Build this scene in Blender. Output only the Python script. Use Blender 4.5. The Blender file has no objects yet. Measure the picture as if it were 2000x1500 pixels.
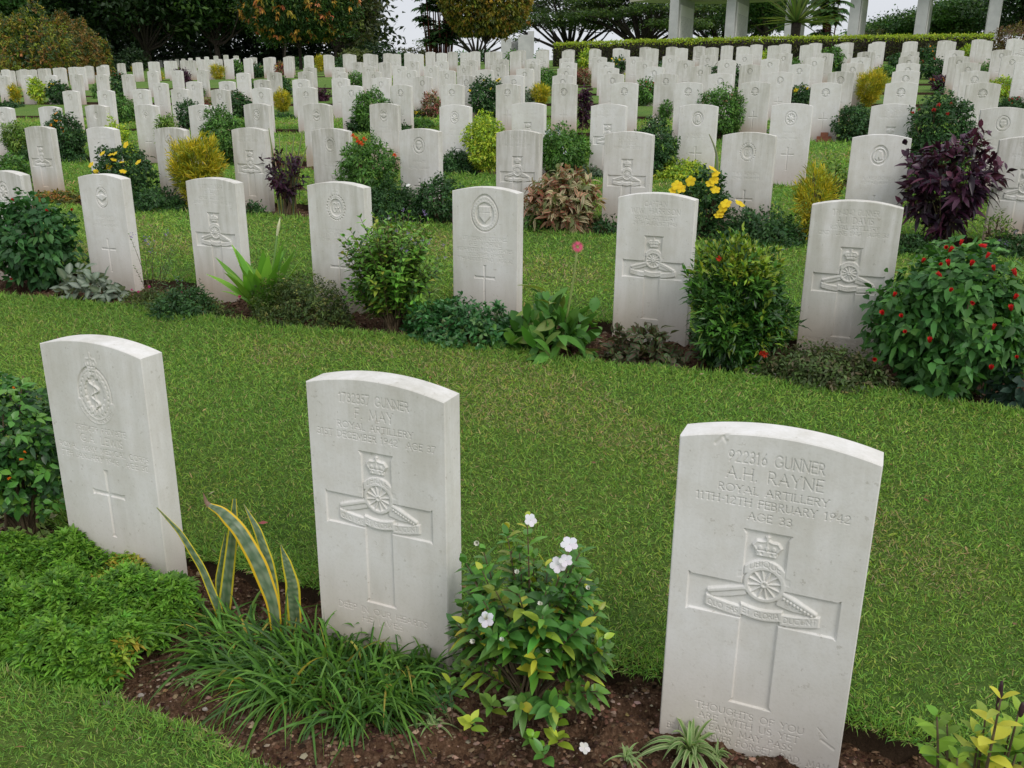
import bpy, math, random
import numpy as np
rng=np.random.default_rng(11); random.seed(5)
SC=bpy.context.scene; COL=SC.collection
PHI=math.radians(-23.14); PIT=math.radians(17.669); ROL=math.radians(.434); FPX=1680.6; CAMZ=1.60
cph,sph=math.cos(PHI),math.sin(PHI); cp,sp=math.cos(PIT),math.sin(PIT); cr,sr=math.cos(ROL),math.sin(ROL)
R0=np.array([cph,-sph,0.]); F0=np.array([sph*cp,cph*cp,-sp]); U0=np.array([sph*sp,cph*sp,cp])
RX=R0*cr+U0*sr; UX=-R0*sr+U0*cr
CAM=np.array([0,0,CAMZ])
# terrain: height of the tops of the stones (relative to the camera) at knots, ground = top - HS
TK=[(-3,[(0,-1.04)]),(1.63,[(-8,-.70),(-3,-.648),(0,-.622),(4,-.61)]),(4.15,[(-14,-.56),(-8,-.47),(-4.7,-.44),(0,-.393),(5,-.40)]),
(6.65,[(-20,-.40),(-14,-.30),(-8.3,-.239),(-4,-.185),(0,-.165),(5,-.18)]),(9.04,[(-22,-.22),(-14,-.07),(-11,-.019),(-7,.031),(0,.045),(6,.0)]),
(12.52,[(-28,.12),(-21,.18),(-14.5,.256),(-7,.344),(0,.349),(7,.28)]),(14.8,[(-30,.36),(-21,.42),(-14.5,.475),(-7,.563),(0,.572),(8,.50)]),
(17.38,[(-30,.72),(-21,.78),(-13,.76),(-7,.79),(0,.811),(8,.76)]),(20.06,[(-35,.90),(-28,.98),(-21,.97),(-14,.99),(-7,1.03),(0,1.062),(8,1.0)]),
(22.37,[(-36,1.05),(-25,1.24),(-14,1.24),(-7,1.27),(0,1.294),(8,1.25)]),(27.55,[(-44,1.05),(-35.4,1.43),(-32,1.5),(-28.6,1.66),(-19,1.78),(-7,1.79),(0,1.816),(10,1.8)]),
(40,[(-60,1.5),(-45,2.3),(-28,2.75),(0,2.85),(15,2.85)]),(60,[(-90,2.5),(-60,3.9),(-30,4.0),(0,4.0)]),(90,[(-120,4.0),(-60,5.2),(0,5.4)]),(200,[(0,7.5)]),(900,[(0,8)])]
HS=.672
_kv=np.array([k for k,_ in TK]); _gu=np.linspace(-130,130,521)
_T=np.array([np.interp(_gu,[a for a,_ in t],[b for _,b in t]) for _,t in TK])
_ker=np.ones(9)/9
_T=np.array([np.convolve(np.pad(r,4,'edge'),_ker,'valid') for r in _T])
def Gz(U,V):
    "lawn height"
    U=np.asarray(U,float);V=np.asarray(V,float);U,V=np.broadcast_arrays(U,V)
    fu=np.clip((U+130)/.5,0,519.999);iu=fu.astype(int);fu=fu-iu
    iv=np.clip(np.searchsorted(_kv,V,side='right')-1,0,len(_kv)-2)
    fv=np.clip((V-_kv[iv])/(_kv[iv+1]-_kv[iv]),-.3,1)
    a=_T[iv,iu]*(1-fu)+_T[iv,iu+1]*fu;b=_T[iv+1,iu]*(1-fu)+_T[iv+1,iu+1]*fu
    return a*(1-fv)+b*fv-HS+CAMZ
def proj(P):
    P=np.atleast_2d(P)-CAM; z=P@F0
    return np.stack([1000+FPX*(P@RX)/z,750-FPX*(P@UX)/z],1)
def ray(x,y):
    d=F0+RX*(x-1000)/FPX-UX*(y-750)/FPX
    return d
def hit(x,y,dz=0.):
    "point of the photo on the lawn surface (+dz)"
    d=ray(x,y);t=.5;lo=.5
    for t in np.concatenate([np.linspace(.8,20,600),np.linspace(20,120,600)]):
        P=CAM+d*t
        if P[2]<float(Gz(P[0],P[1]))+dz: 
            hi=t
            for _ in range(25):
                m=(lo+hi)/2;Q=CAM+d*m
                if Q[2]<float(Gz(Q[0],Q[1]))+dz: hi=m
                else: lo=m
            return CAM+d*hi
        lo=t
    return CAM+d*t
def onV(x,y,V):
    "point of the ray at row coordinate V"
    d=ray(x,y);return CAM+d*(V/d[1])
def onY(x,y,t):
    return CAM+ray(x,y)*t
# ---------------- camera, sky, sun, exposure ----------------
from mathutils import Matrix, Vector
cd=bpy.data.cameras.new('camera'); cam=bpy.data.objects.new('camera',cd); COL.objects.link(cam)
cd.sensor_width=36; cd.lens=FPX/2000*36; cd.clip_start=.05; cd.clip_end=3000
cam.matrix_world=Matrix(((RX[0],UX[0],-F0[0],0),(RX[1],UX[1],-F0[1],0),(RX[2],UX[2],-F0[2],CAMZ),(0,0,0,1)))
SC.camera=cam
SUN_EL,SUN_AZ=math.radians(44),math.radians(122)   # azimuth clockwise from +Y
wd=bpy.data.worlds.new('World'); SC.world=wd; wd.use_nodes=True
nt=wd.node_tree; nt.nodes.clear()
out=nt.nodes.new('ShaderNodeOutputWorld'); bg=nt.nodes.new('ShaderNodeBackground')
sky=nt.nodes.new('ShaderNodeTexSky'); sky.sky_type='NISHITA'; sky.sun_disc=False
sky.sun_elevation=SUN_EL; sky.sun_rotation=SUN_AZ; sky.air_density=1.0; sky.dust_density=4; sky.ozone_density=1
tc=nt.nodes.new('ShaderNodeTexCoord'); no=nt.nodes.new('ShaderNodeTexNoise'); no.inputs['Scale'].default_value=2.2; no.inputs['Detail'].default_value=5
mp=nt.nodes.new('ShaderNodeMapping'); mp.inputs['Scale'].default_value=(1,1,3)
rp=nt.nodes.new('ShaderNodeValToRGB'); rp.color_ramp.elements[0].position=.3; rp.color_ramp.elements[0].color=(8.2,8.5,9.1,1); rp.color_ramp.elements[1].position=.75; rp.color_ramp.elements[1].color=(9.4,9.6,10.1,1)
mx=nt.nodes.new('ShaderNodeMix'); mx.data_type='RGBA'; mx.inputs[0].default_value=.86   # cloud cover
nt.links.new(tc.outputs['Generated'],mp.inputs[0]); nt.links.new(mp.outputs[0],no.inputs['Vector']); nt.links.new(no.outputs[0],rp.inputs[0])
nt.links.new(sky.outputs[0],mx.inputs[6]); nt.links.new(rp.outputs[0],mx.inputs[7]); 
sxw=nt.nodes.new('ShaderNodeSeparateXYZ'); nt.links.new(tc.outputs['Generated'],sxw.inputs[0])
mw_=nt.nodes.new('ShaderNodeMapRange'); mw_.inputs[1].default_value=0; mw_.inputs[2].default_value=1; mw_.inputs[3].default_value=1; mw_.inputs[4].default_value=1.35   # overcast sky: brighter overhead
nt.links.new(sxw.outputs[2],mw_.inputs[0]); vm=nt.nodes.new('ShaderNodeVectorMath'); vm.operation='SCALE'; nt.links.new(mx.outputs[2],vm.inputs[0]); nt.links.new(mw_.outputs[0],vm.inputs['Scale']); nt.links.new(vm.outputs[0],bg.inputs[0])
bg.inputs[1].default_value=.064; nt.links.new(bg.outputs[0],out.inputs[0])
sd=bpy.data.lights.new('sun','SUN'); sd.energy=.9; sd.angle=math.radians(20); sd.color=(1,.96,.90)
sun=bpy.data.objects.new('sun',sd); COL.objects.link(sun)
sdir=Vector((math.sin(SUN_AZ)*math.cos(SUN_EL),math.cos(SUN_AZ)*math.cos(SUN_EL),math.sin(SUN_EL)))
sun.rotation_euler=sdir.to_track_quat('Z','Y').to_euler()
SC.view_settings.view_transform='Standard'; SC.view_settings.look='None'; SC.view_settings.exposure=0.50; SC.view_settings.gamma=1
SC.cycles.max_bounces=6; SC.cycles.diffuse_bounces=3; SC.cycles.transparent_max_bounces=4
# ---------------- materials ----------------
def newmat(name):
    m=bpy.data.materials.new(name); m.use_nodes=True; t=m.node_tree; return m,t,t.nodes['Principled BSDF']
def N(t,ty,**k):
    n=t.nodes.new(ty)
    for a,b in k.items():
        if hasattr(n,a): setattr(n,a,b)
    return n
def noise(t,scale,detail=4,rough=.55,vec=None):
    n=t.nodes.new('ShaderNodeTexNoise'); n.inputs['Scale'].default_value=scale; n.inputs['Detail'].default_value=detail; n.inputs['Roughness'].default_value=rough
    if vec is not None: t.links.new(vec,n.inputs['Vector'])
    return n.outputs[0]
def ramp(t,fac,stops):
    r=t.nodes.new('ShaderNodeValToRGB'); e=r.color_ramp.elements
    while len(e)<len(stops): e.new(.5)
    for i,(p,c) in enumerate(stops):
        e[i].position=p; e[i].color=tuple(c)+(1,) if len(c)==3 else c
    t.links.new(fac,r.inputs[0]); return r.outputs[0]
def mixc(t,a,b,f,mode='MIX'):
    m=t.nodes.new('ShaderNodeMix'); m.data_type='RGBA'; m.blend_type=mode
    for s,v in ((6,a),(7,b),(0,f)):
        if isinstance(v,(int,float)): m.inputs[s].default_value=v
        elif isinstance(v,tuple): m.inputs[s].default_value=v+(1,) if len(v)==3 else v
        else: t.links.new(v,m.inputs[s])
    return m.outputs[2]
def mth(t,op,a,b=0.,c=0.):
    m=t.nodes.new('ShaderNodeMath'); m.operation=op
    for i,v in enumerate((a,b,c)):
        if isinstance(v,(int,float)): m.inputs[i].default_value=v
        else: t.links.new(v,m.inputs[i])
    return m.outputs[0]
def bump(t,bs,h,strength,dist):
    b=t.nodes.new('ShaderNodeBump'); b.inputs['Strength'].default_value=strength; b.inputs['Distance'].default_value=dist
    t.links.new(h,b.inputs['Height']); t.links.new(b.outputs[0],bs.inputs['Normal'])
def leafmat(name,rough=.5,trans=.3,spec=.35,gain=1.):
    m,t,b=newmat(name)
    a=t.nodes.new('ShaderNodeVertexColor'); a.layer_name='Col'
    ac=mixc(t,a.outputs[0],(gain,gain,gain),1.0,'MULTIPLY'); t.links.new(ac,b.inputs['Base Color']); b.inputs['Roughness'].default_value=rough; b.inputs['Specular IOR Level'].default_value=spec
    tr=t.nodes.new('ShaderNodeBsdfTranslucent'); ms=t.nodes.new('ShaderNodeMixShader'); ms.inputs[0].default_value=trans
    g=mixc(t,ac,(1.,1.0,.45),1.0,'MULTIPLY')
    t.links.new(g,tr.inputs[0]); t.links.new(b.outputs[0],ms.inputs[1]); t.links.new(tr.outputs[0],ms.inputs[2])
    t.links.new(ms.outputs[0],t.nodes['Material Output'].inputs[0]); return m
M={}
M['leaf']=leafmat('leaf',gain=1.4); M['grass']=leafmat('grass blade',.65,.3,.15,1.42); M['petal']=leafmat('petal',.6,.3,.2); M['glossy']=leafmat('glossy leaf',.36,.2,.4,1.45)
m,t,b=newmat('white limestone'); M['stone']=m
tcn=t.nodes.new('ShaderNodeTexCoord'); geo=t.nodes.new('ShaderNodeNewGeometry'); P=geo.outputs['Position']
n1=noise(t,1.3,5,.6,P); n2=noise(t,14,6,.65,P); n3=noise(t,160,3,.6,P)
wr=t.nodes.new('ShaderNodeAttribute'); wr.attribute_type='OBJECT'; wr.attribute_name='wear'; W_=wr.outputs['Fac']
c=ramp(t,n1,[(.3,(.745,.732,.705)),(.7,(.80,.788,.768))]); c=mixc(t,c,ramp(t,W_,[(0,(1.03,1.03,1.03)),(.5,(.97,.965,.95)),(1,(.89,.885,.87))]),1.,'MULTIPLY')
c=mixc(t,c,ramp(t,n2,[(.35,(.90,.885,.85)),(.62,(1,1,1))]),.8,'MULTIPLY')
c=mixc(t,c,ramp(t,n3,[(.25,(.86,.85,.83)),(.5,(1,1,1))]),.5,'MULTIPLY')
mpn=t.nodes.new('ShaderNodeMapping'); mpn.inputs['Scale'].default_value=(9,9,1.3); t.links.new(P,mpn.inputs[0])
st=noise(t,1.0,4,.6,mpn.outputs[0]); c=mixc(t,c,ramp(t,st,[(.40,(.74,.74,.69)),(.56,(1,1,1))]),mth(t,'ADD',mth(t,'MULTIPLY',W_,.6),.25),'MULTIPLY')
n5=noise(t,55,3,.7,P); c=mixc(t,c,ramp(t,n5,[(.30,(.62,.60,.54)),(.36,(1,1,1))]),.5,'MULTIPLY')
sx=t.nodes.new('ShaderNodeSeparateXYZ'); t.links.new(tcn.outputs['Object'],sx.inputs[0])
zz=mth(t,'ADD',sx.outputs[2],mth(t,'MULTIPLY',n2,-.16)); f=t.nodes.new('ShaderNodeMapRange'); f.inputs[1].default_value=.17; f.inputs[2].default_value=-.06; t.links.new(zz,f.inputs[0])
c=mixc(t,c,(.42,.31,.20),mth(t,'MULTIPLY',f.outputs[0],mth(t,'MULTIPLY',n1,mth(t,'ADD',W_,.7))))
t.links.new(c,b.inputs['Base Color']); b.inputs['Roughness'].default_value=.9; b.inputs['Specular IOR Level'].default_value=.2
ft=t.nodes.new('ShaderNodeMapRange'); ft.inputs[1].default_value=.36; ft.inputs[2].default_value=.72; t.links.new(mth(t,'ADD',sx.outputs[2],mth(t,'MULTIPLY',n2,.12)),ft.inputs[0])
mp2=t.nodes.new('ShaderNodeMapping'); mp2.inputs['Scale'].default_value=(26,26,2.2); t.links.new(P,mp2.inputs[0]); s2=noise(t,1.,5,.7,mp2.outputs[0])
c=mixc(t,c,ramp(t,s2,[(.44,(.70,.70,.64)),(.60,(1,1,1))]),mth(t,'MULTIPLY',ft.outputs[0],mth(t,'ADD',mth(t,'MULTIPLY',W_,.7),.12)),'MULTIPLY')
t.links.new(c,b.inputs['Base Color'])
bump(t,b,mth(t,'ADD',mth(t,'MULTIPLY',n3,.5),mth(t,'MULTIPLY',n2,.5)),.22,.003)
m,t,b=newmat('dark soil'); M['soil']=m
geo=t.nodes.new('ShaderNodeNewGeometry'); P=geo.outputs['Position']
n1=noise(t,9,6,.7,P); n2=noise(t,90,5,.7,P); vo=t.nodes.new('ShaderNodeTexVoronoi'); vo.inputs['Scale'].default_value=75; t.links.new(P,vo.inputs['Vector'])
c=ramp(t,n2,[(.3,(.045,.024,.015)),(.52,(.12,.070,.044)),(.72,(.24,.165,.115))])
c=mixc(t,c,ramp(t,n1,[(.35,(.6,.55,.5)),(.65,(1.15,1.1,1.0))]),1.,'MULTIPLY')
t.links.new(c,b.inputs['Base Color']); b.inputs['Roughness'].default_value=.95; b.inputs['Specular IOR Level'].default_value=.15
bump(t,b,mth(t,'ADD',n2,vo.outputs['Distance']),.9,.012)
m,t,b=newmat('lawn'); M['lawn']=m
geo=t.nodes.new('ShaderNodeNewGeometry'); P=geo.outputs['Position']
n1=noise(t,1.1,5,.6,P); n2=noise(t,40,5,.75,P)
c=ramp(t,n2,[(.3,(.06,.105,.022)),(.5,(.12,.21,.045)),(.7,(.19,.27,.08))])
c=mixc(t,c,ramp(t,n1,[(.35,(.8,.9,.8)),(.65,(1.15,1.05,1.0))]),1.,'MULTIPLY')
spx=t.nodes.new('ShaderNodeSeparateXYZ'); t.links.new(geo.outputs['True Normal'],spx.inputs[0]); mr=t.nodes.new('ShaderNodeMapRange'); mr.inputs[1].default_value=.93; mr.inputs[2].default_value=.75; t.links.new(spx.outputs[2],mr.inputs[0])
spy=t.nodes.new('ShaderNodeSeparateXYZ'); t.links.new(P,spy.inputs[0]); nr=t.nodes.new('ShaderNodeMapRange'); nr.inputs[1].default_value=9; nr.inputs[2].default_value=5; t.links.new(spy.outputs[1],nr.inputs[0])
c=mixc(t,c,(.72,.70,.68),nr.outputs[0],'MULTIPLY')   # thatch and soil show between the blades of the near turf
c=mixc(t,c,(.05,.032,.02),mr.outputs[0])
t.links.new(c,b.inputs['Base Color']); b.inputs['Roughness'].default_value=.95; b.inputs['Specular IOR Level'].default_value=.1
bump(t,b,n2,.8,.03)
def plain(name,stops,scale=12,rough=.85,bd=.01,bs_=.5,stretch=None):
    m,t,b=newmat(name); geo=t.nodes.new('ShaderNodeNewGeometry'); v=geo.outputs['Position']
    if stretch:
        q=t.nodes.new('ShaderNodeMapping'); q.inputs['Scale'].default_value=stretch; t.links.new(v,q.inputs[0]); v=q.outputs[0]
    n=noise(t,scale,5,.65,v); t.links.new(ramp(t,n,stops),b.inputs['Base Color']); b.inputs['Roughness'].default_value=rough; b.inputs['Specular IOR Level'].default_value=.2
    bump(t,b,n,bs_,bd); return m
M['bark']=plain('bark',[(.3,(.02,.015,.012)),(.7,(.06,.05,.04))],10,.9,.02)
M['stem']=plain('woody stem',[(.3,(.07,.05,.03)),(.7,(.16,.12,.07))],30,.8,.004)
M['redstem']=plain('red palm stem',[(.3,(.07,.018,.012)),(.55,(.12,.035,.025)),(.7,(.04,.045,.02))],2.5,.6,.01)
M['concrete']=plain('pale memorial stone',[(.3,(.42,.42,.42)),(.7,(.54,.535,.53))],1.6,.85,.01,.3)
M['roof']=plain('roof concrete',[(.3,(.46,.43,.34)),(.7,(.56,.53,.43))],.5,.8,.01,.2)
M['panel']=plain('inscribed panel',[(.3,(.74,.72,.70)),(.7,(.82,.80,.78))],5,.8,.02,.4,(1,1,.3))
M['pebble']=plain('pebble',[(.3,(.22,.19,.16)),(.7,(.42,.38,.33))],20,.8,.004)
M['terracotta']=plain('terracotta',[(.3,(.28,.10,.06)),(.7,(.40,.17,.10))],20,.8,.004)
# ---------------- mesh helpers ----------------
def mk(name,V,Fq,mat,parent=None,cols=None,smooth=True,Ft=None):
    me=bpy.data.meshes.new(name); V=np.asarray(V,np.float32).reshape(-1,3)
    Fq=np.zeros((0,4),np.int32) if Fq is None else np.asarray(Fq,np.int32).reshape(-1,4)
    Ft=np.zeros((0,3),np.int32) if Ft is None else np.asarray(Ft,np.int32).reshape(-1,3)
    me.vertices.add(len(V)); me.vertices.foreach_set('co',V.ravel())
    nl=Fq.size+Ft.size; me.loops.add(nl); me.loops.foreach_set('vertex_index',np.concatenate([Fq.ravel(),Ft.ravel()]))
    me.polygons.add(len(Fq)+len(Ft)); ls=np.concatenate([np.arange(len(Fq))*4,Fq.size+np.arange(len(Ft))*3]).astype(np.int32)
    me.polygons.foreach_set('loop_start',ls)
    if cols is not None:
        ca=me.color_attributes.new('Col','FLOAT_COLOR','POINT'); cc=np.ones((len(V),4),np.float32); cc[:,:3]=cols; ca.data.foreach_set('color',cc.ravel())
    me.polygons.foreach_set('use_smooth',np.full(len(me.polygons),bool(smooth)))
    me.update(calc_edges=True); me.materials.append(M[mat] if isinstance(mat,str) else mat)
    return link(name,me,parent)
def link(name,me,parent=None,loc=None):
    o=bpy.data.objects.new(name,me); COL.objects.link(o)
    if parent is not None: o.parent=parent
    if loc is not None: o.location=loc
    return o
def tag(o,label=None,cat=None,group=None,kind=None):
    if label: o['label']=label
    if cat: o['category']=cat
    if group: o['group']=group
    if kind: o['kind']=kind
    return o
def empty(name,loc,label,cat,group=None):
    o=bpy.data.objects.new(name,None); COL.objects.link(o); o.location=loc; return tag(o,label,cat,group)
def nrm(a): return a/np.maximum(np.linalg.norm(a,axis=-1,keepdims=True),1e-9)
LEAFP=lambda t:np.sin(np.pi*np.clip(t,0,1)**.8)**.8
def ribbons(P,D,Nn,L,W,rows=3,droop=.2,fold=.25,prof=None,cols=None,edge=None,mid=None,flat=False):
    """leaf-like strips; returns verts, quads, colours"""
    P=np.asarray(P,float).reshape(-1,3); n=len(P); D=nrm(D*np.ones((n,1))); Nn=Nn*np.ones((n,1))
    S=nrm(np.cross(D,Nn)+1e-6); Nn=np.cross(S,D)
    L=np.broadcast_to(L,(n,)).astype(float); W=np.broadcast_to(W,(n,)).astype(float); droop=np.broadcast_to(droop,(n,))
    ts=np.linspace(0,1,rows+1); pr=(prof or LEAFP)(ts); pr=np.maximum(pr,.03)
    k=2 if flat else 3
    out=np.zeros((n,rows+1,k,3))
    for i,tt in enumerate(ts):
        c=P+(L*tt)[:,None]*D; c[:,2]-=droop*L*tt*tt
        # droop bends the blade: shorten the horizontal run
        w=(W*pr[i]*.5)[:,None]
        e=Nn*(w*fold)
        if flat: out[:,i,0]=c-S*w; out[:,i,1]=c+S*w
        else: out[:,i,0]=c-S*w+e; out[:,i,1]=c; out[:,i,2]=c+S*w+e
    V=out.reshape(-1,3); q=[]
    for i in range(rows):
        for j in range(k-1):
            a=i*k+j; q.append((a,a+1,a+k+1,a+k))
    q=np.array(q); F=(np.arange(n)[:,None,None]*((rows+1)*k)+q[None]).reshape(-1,4)
    C=None
    if cols is not None:
        C=np.repeat(np.asarray(cols)[:,None,:],(rows+1)*k,1).reshape(n,rows+1,k,3).copy()
        if edge is not None:
            C[:,:,0]=edge; C[:,:,-1]=edge
        if mid is not None: C[:,:,1]=mid
        C=C.reshape(-1,3)
    return V,F,C
class MB:
    def __init__(s): s.V=[];s.F=[];s.T=[];s.C=[];s.n=0
    def add(s,V,F,C=None,T=None):
        V=np.asarray(V,float).reshape(-1,3)
        if F is not None and len(F): s.F.append(np.asarray(F).reshape(-1,4)+s.n)
        if T is not None and len(T): s.T.append(np.asarray(T).reshape(-1,3)+s.n)
        s.V.append(V); s.C.append(np.ones((len(V),3))*.5 if C is None else np.broadcast_to(C,(len(V),3))); s.n+=len(V); return s
    def tube(s,pts,rad,k=6,col=None,cap=True):
        pts=np.asarray(pts,float); m=len(pts); rad=np.broadcast_to(rad,(m,)); T=nrm(np.gradient(pts,axis=0)); up=np.array([.13,.21,1.]) if abs(T[0,2])<.9 else np.array([1.,.1,.1])
        A=nrm(np.cross(T,up)); B=np.cross(T,A); a=np.arange(k)*2*np.pi/k
        V=pts[:,None]+(A[:,None]*np.cos(a)[None,:,None]+B[:,None]*np.sin(a)[None,:,None])*rad[:,None,None]
        F=[(i*k+j,i*k+(j+1)%k,(i+1)*k+(j+1)%k,(i+1)*k+j) for i in range(m-1) for j in range(k)]
        V=V.reshape(-1,3); Tt=None
        if cap:
            V=np.concatenate([V,pts[-1:]]); Tt=[((m-1)*k+j,(m-1)*k+(j+1)%k,m*k) for j in range(k)]
        return s.add(V,F,col,Tt)
    def box(s,x0,x1,y0,y1,z0,z1,col=None,M4=None):
        V=np.array([(x,y,z) for z in(z0,z1) for x,y in((x0,y0),(x1,y0),(x1,y1),(x0,y1))],float)
        if M4 is not None: V=M4(V)
        return s.add(V,[(3,2,1,0),(4,5,6,7),(0,1,5,4),(1,2,6,5),(2,3,7,6),(3,0,4,7)],col)
    def build(s,name,mat,parent=None,smooth=True,cols=True,org=None):
        V=np.concatenate(s.V)
        if org is not None: V=V-np.asarray(org)
        return mk(name,V,np.concatenate(s.F) if s.F else None,mat,parent,np.concatenate(s.C) if cols else None,smooth,np.concatenate(s.T) if s.T else None)
def rdir(n,up=0.):
    d=rng.normal(size=(n,3)); d=nrm(d); d[:,2]+=up; return nrm(d)
def pal(p,n,var=.15,hvar=.08):
    c=np.array([x[0] for x in p]); w=np.array([x[1] for x in p],float); w/=w.sum()
    o=c[rng.choice(len(c),n,p=w)]; return np.clip(o*(1+rng.normal(0,var,(n,1)))*(1+rng.normal(0,hvar,(n,3))),.002,.95)
# ---------------- ground, beds, lawn ----------------
ROWV=[1.627,4.148,6.654,9.043,12.519,14.804,17.382,20.06,22.373,27.553,30.1,32.6]
def edge_noise(U,k): return .018*np.sin(U*3.1+k*2)+.012*np.sin(U*7.7+k)+.008*np.sin(U*19+k*5)
def bedF(U,k): return ROWV[k]-(.455 if k==0 else .435)+edge_noise(U,k)
def bedB(U,k): return ROWV[k]+.15+edge_noise(U,k+9)*.7
def hn(U,V):
    return .006*np.sin(U*2.3+V)*np.sin(V*1.9)+.004*np.sin(U*6.1+1)*np.sin(V*5.3+U)
def grid(us,vs,zf,name,mat,**k):
    UU,VV=np.meshgrid(us,vs); Z=zf(UU,VV); nu=len(us); nv=len(vs)
    i=np.arange(nv-1)[:,None]*nu+np.arange(nu-1)[None]; F=np.stack([i,i+1,i+nu+1,i+nu],-1).reshape(-1,4)
    return mk(name,np.stack([UU,VV,Z],-1),F,mat,**k)
vs=list(np.arange(-6,1.0,.25))
for k,v in enumerate(ROWV):
    vs+=[v-.50,v-.445,v-.435,v+.14,v+.15,v+.19]
vs+=list(np.arange(1.0,34,.35))+list(np.arange(34,90,2))+list(np.arange(90,400,15))+list(np.arange(400,1500,100))
vs=np.unique(np.round(vs,3)); us=np.unique(np.round(np.concatenate([-np.geomspace(60,1200,30),np.arange(-60,25,.5),np.geomspace(25,1200,30)]),2))
def zl(U,V):
    z=Gz(U,V)
    for v in ROWV:
        z=np.where((V>v-.44)&(V<v+.145),z-.09,z)
    return z
tag(grid(us,vs,zl,'ground','lawn'),kind='structure')
def soilz(U,V):
    lump=np.zeros(np.shape(U))
    r=np.random.default_rng(3)
    for s,a in ((14,.008),(31,.006),(70,.005),(140,.003)):
        for _ in range(3):
            th=r.uniform(0,6.28);ph=r.uniform(0,6.28); lump=lump+a*np.sin((U*np.cos(th)+V*np.sin(th))*s+ph+1.7*np.sin((U*np.sin(th)-V*np.cos(th))*s*.6+ph))
    return lump
for k,v in enumerate(ROWV):
    du=.012 if k==0 else .02 if k==1 else .05 if k<5 else .3
    lo,hi=[(-3.4,1.2),(-7,1.6),(-10,2.6),(-13,3.8),(-19,5),(-25,6),(-30,8),(-36,9),(-40,10),(-42,13),(-42,14),(-42,15)][k]
    us_=np.arange(lo,hi,du); nv=int(.60/min(du,.06))+2; ts=np.linspace(0,1,nv)
    UU,TT=np.meshgrid(us_,ts); VV=(v-.49)+TT*.67
    Z=Gz(UU,VV)-.052+(soilz(UU,VV) if k<4 else 0)
    nu=len(us_); i=np.arange(nv-1)[:,None]*nu+np.arange(nu-1)[None]; F=np.stack([i,i+1,i+nu+1,i+nu],-1).reshape(-1,4)
    tag(mk('flower_bed_soil',np.stack([UU,VV,Z],-1),F,'soil'),kind='structure')
# clods and pebbles of the nearest beds
def clods(k,n,lo,hi,smin,smax):
    b=MB(); r=rng
    ico=np.array([(0,0,1),(.9,0,.3),(.28,.85,.3),(-.72,.52,.35),(-.72,-.52,.3),(.28,-.85,.35),(0,0,-.5)]); T=[(0,1,2),(0,2,3),(0,3,4),(0,4,5),(0,5,1),(6,2,1),(6,3,2),(6,4,3),(6,5,4),(6,1,5)]
    U=r.uniform(lo,hi,n);V=ROWV[k]+r.uniform(-.44,.14,n); s=smin+(smax-smin)*r.random(n)**3
    z=Gz(U,V)-.052+soilz(U,V)
    X=ico[None]*(1+r.normal(0,.22,(n,7,1)))*s[:,None,None]*np.stack([r.uniform(.7,1.3,n),r.uniform(.7,1.3,n),r.uniform(.5,1,n)],1)[:,None]
    a=r.uniform(0,6.28,n);ca,sa=np.cos(a)[:,None],np.sin(a)[:,None]
    X=np.stack([X[...,0]*ca-X[...,1]*sa,X[...,0]*sa+X[...,1]*ca,X[...,2]],-1)+np.stack([U,V,z],1)[:,None]
    c=pal([((.10,.055,.035),5),((.18,.115,.075),4),((.29,.21,.15),1.6),((.04,.022,.015),3)],n,.25,.08)
    return mk('soil_clods',X.reshape(-1,3),None,M['clod'],cols=np.repeat(c,7,0),smooth=False,Ft=(np.arange(n)[:,None,None]*7+np.array(T)[None]).reshape(-1,3))
m,t,b=newmat('soil clod'); a=t.nodes.new('ShaderNodeVertexColor'); a.layer_name='Col'; t.links.new(a.outputs[0],b.inputs['Base Color']); b.inputs['Roughness'].default_value=.95; b.inputs['Specular IOR Level'].default_value=.1; M['clod']=m
tag(clods(0,30000,-2.6,.7,.0018,.0095),'loose brown clods and mulch over the nearest bed','soil',kind='stuff')
tag(clods(1,16000,-5.4,.9,.003,.012),'loose brown clods and mulch over the second bed','soil',kind='stuff')
tag(clods(2,7000,-8.4,1.4,.004,.014),'loose brown clods and mulch over the third bed','soil',kind='stuff')
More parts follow.
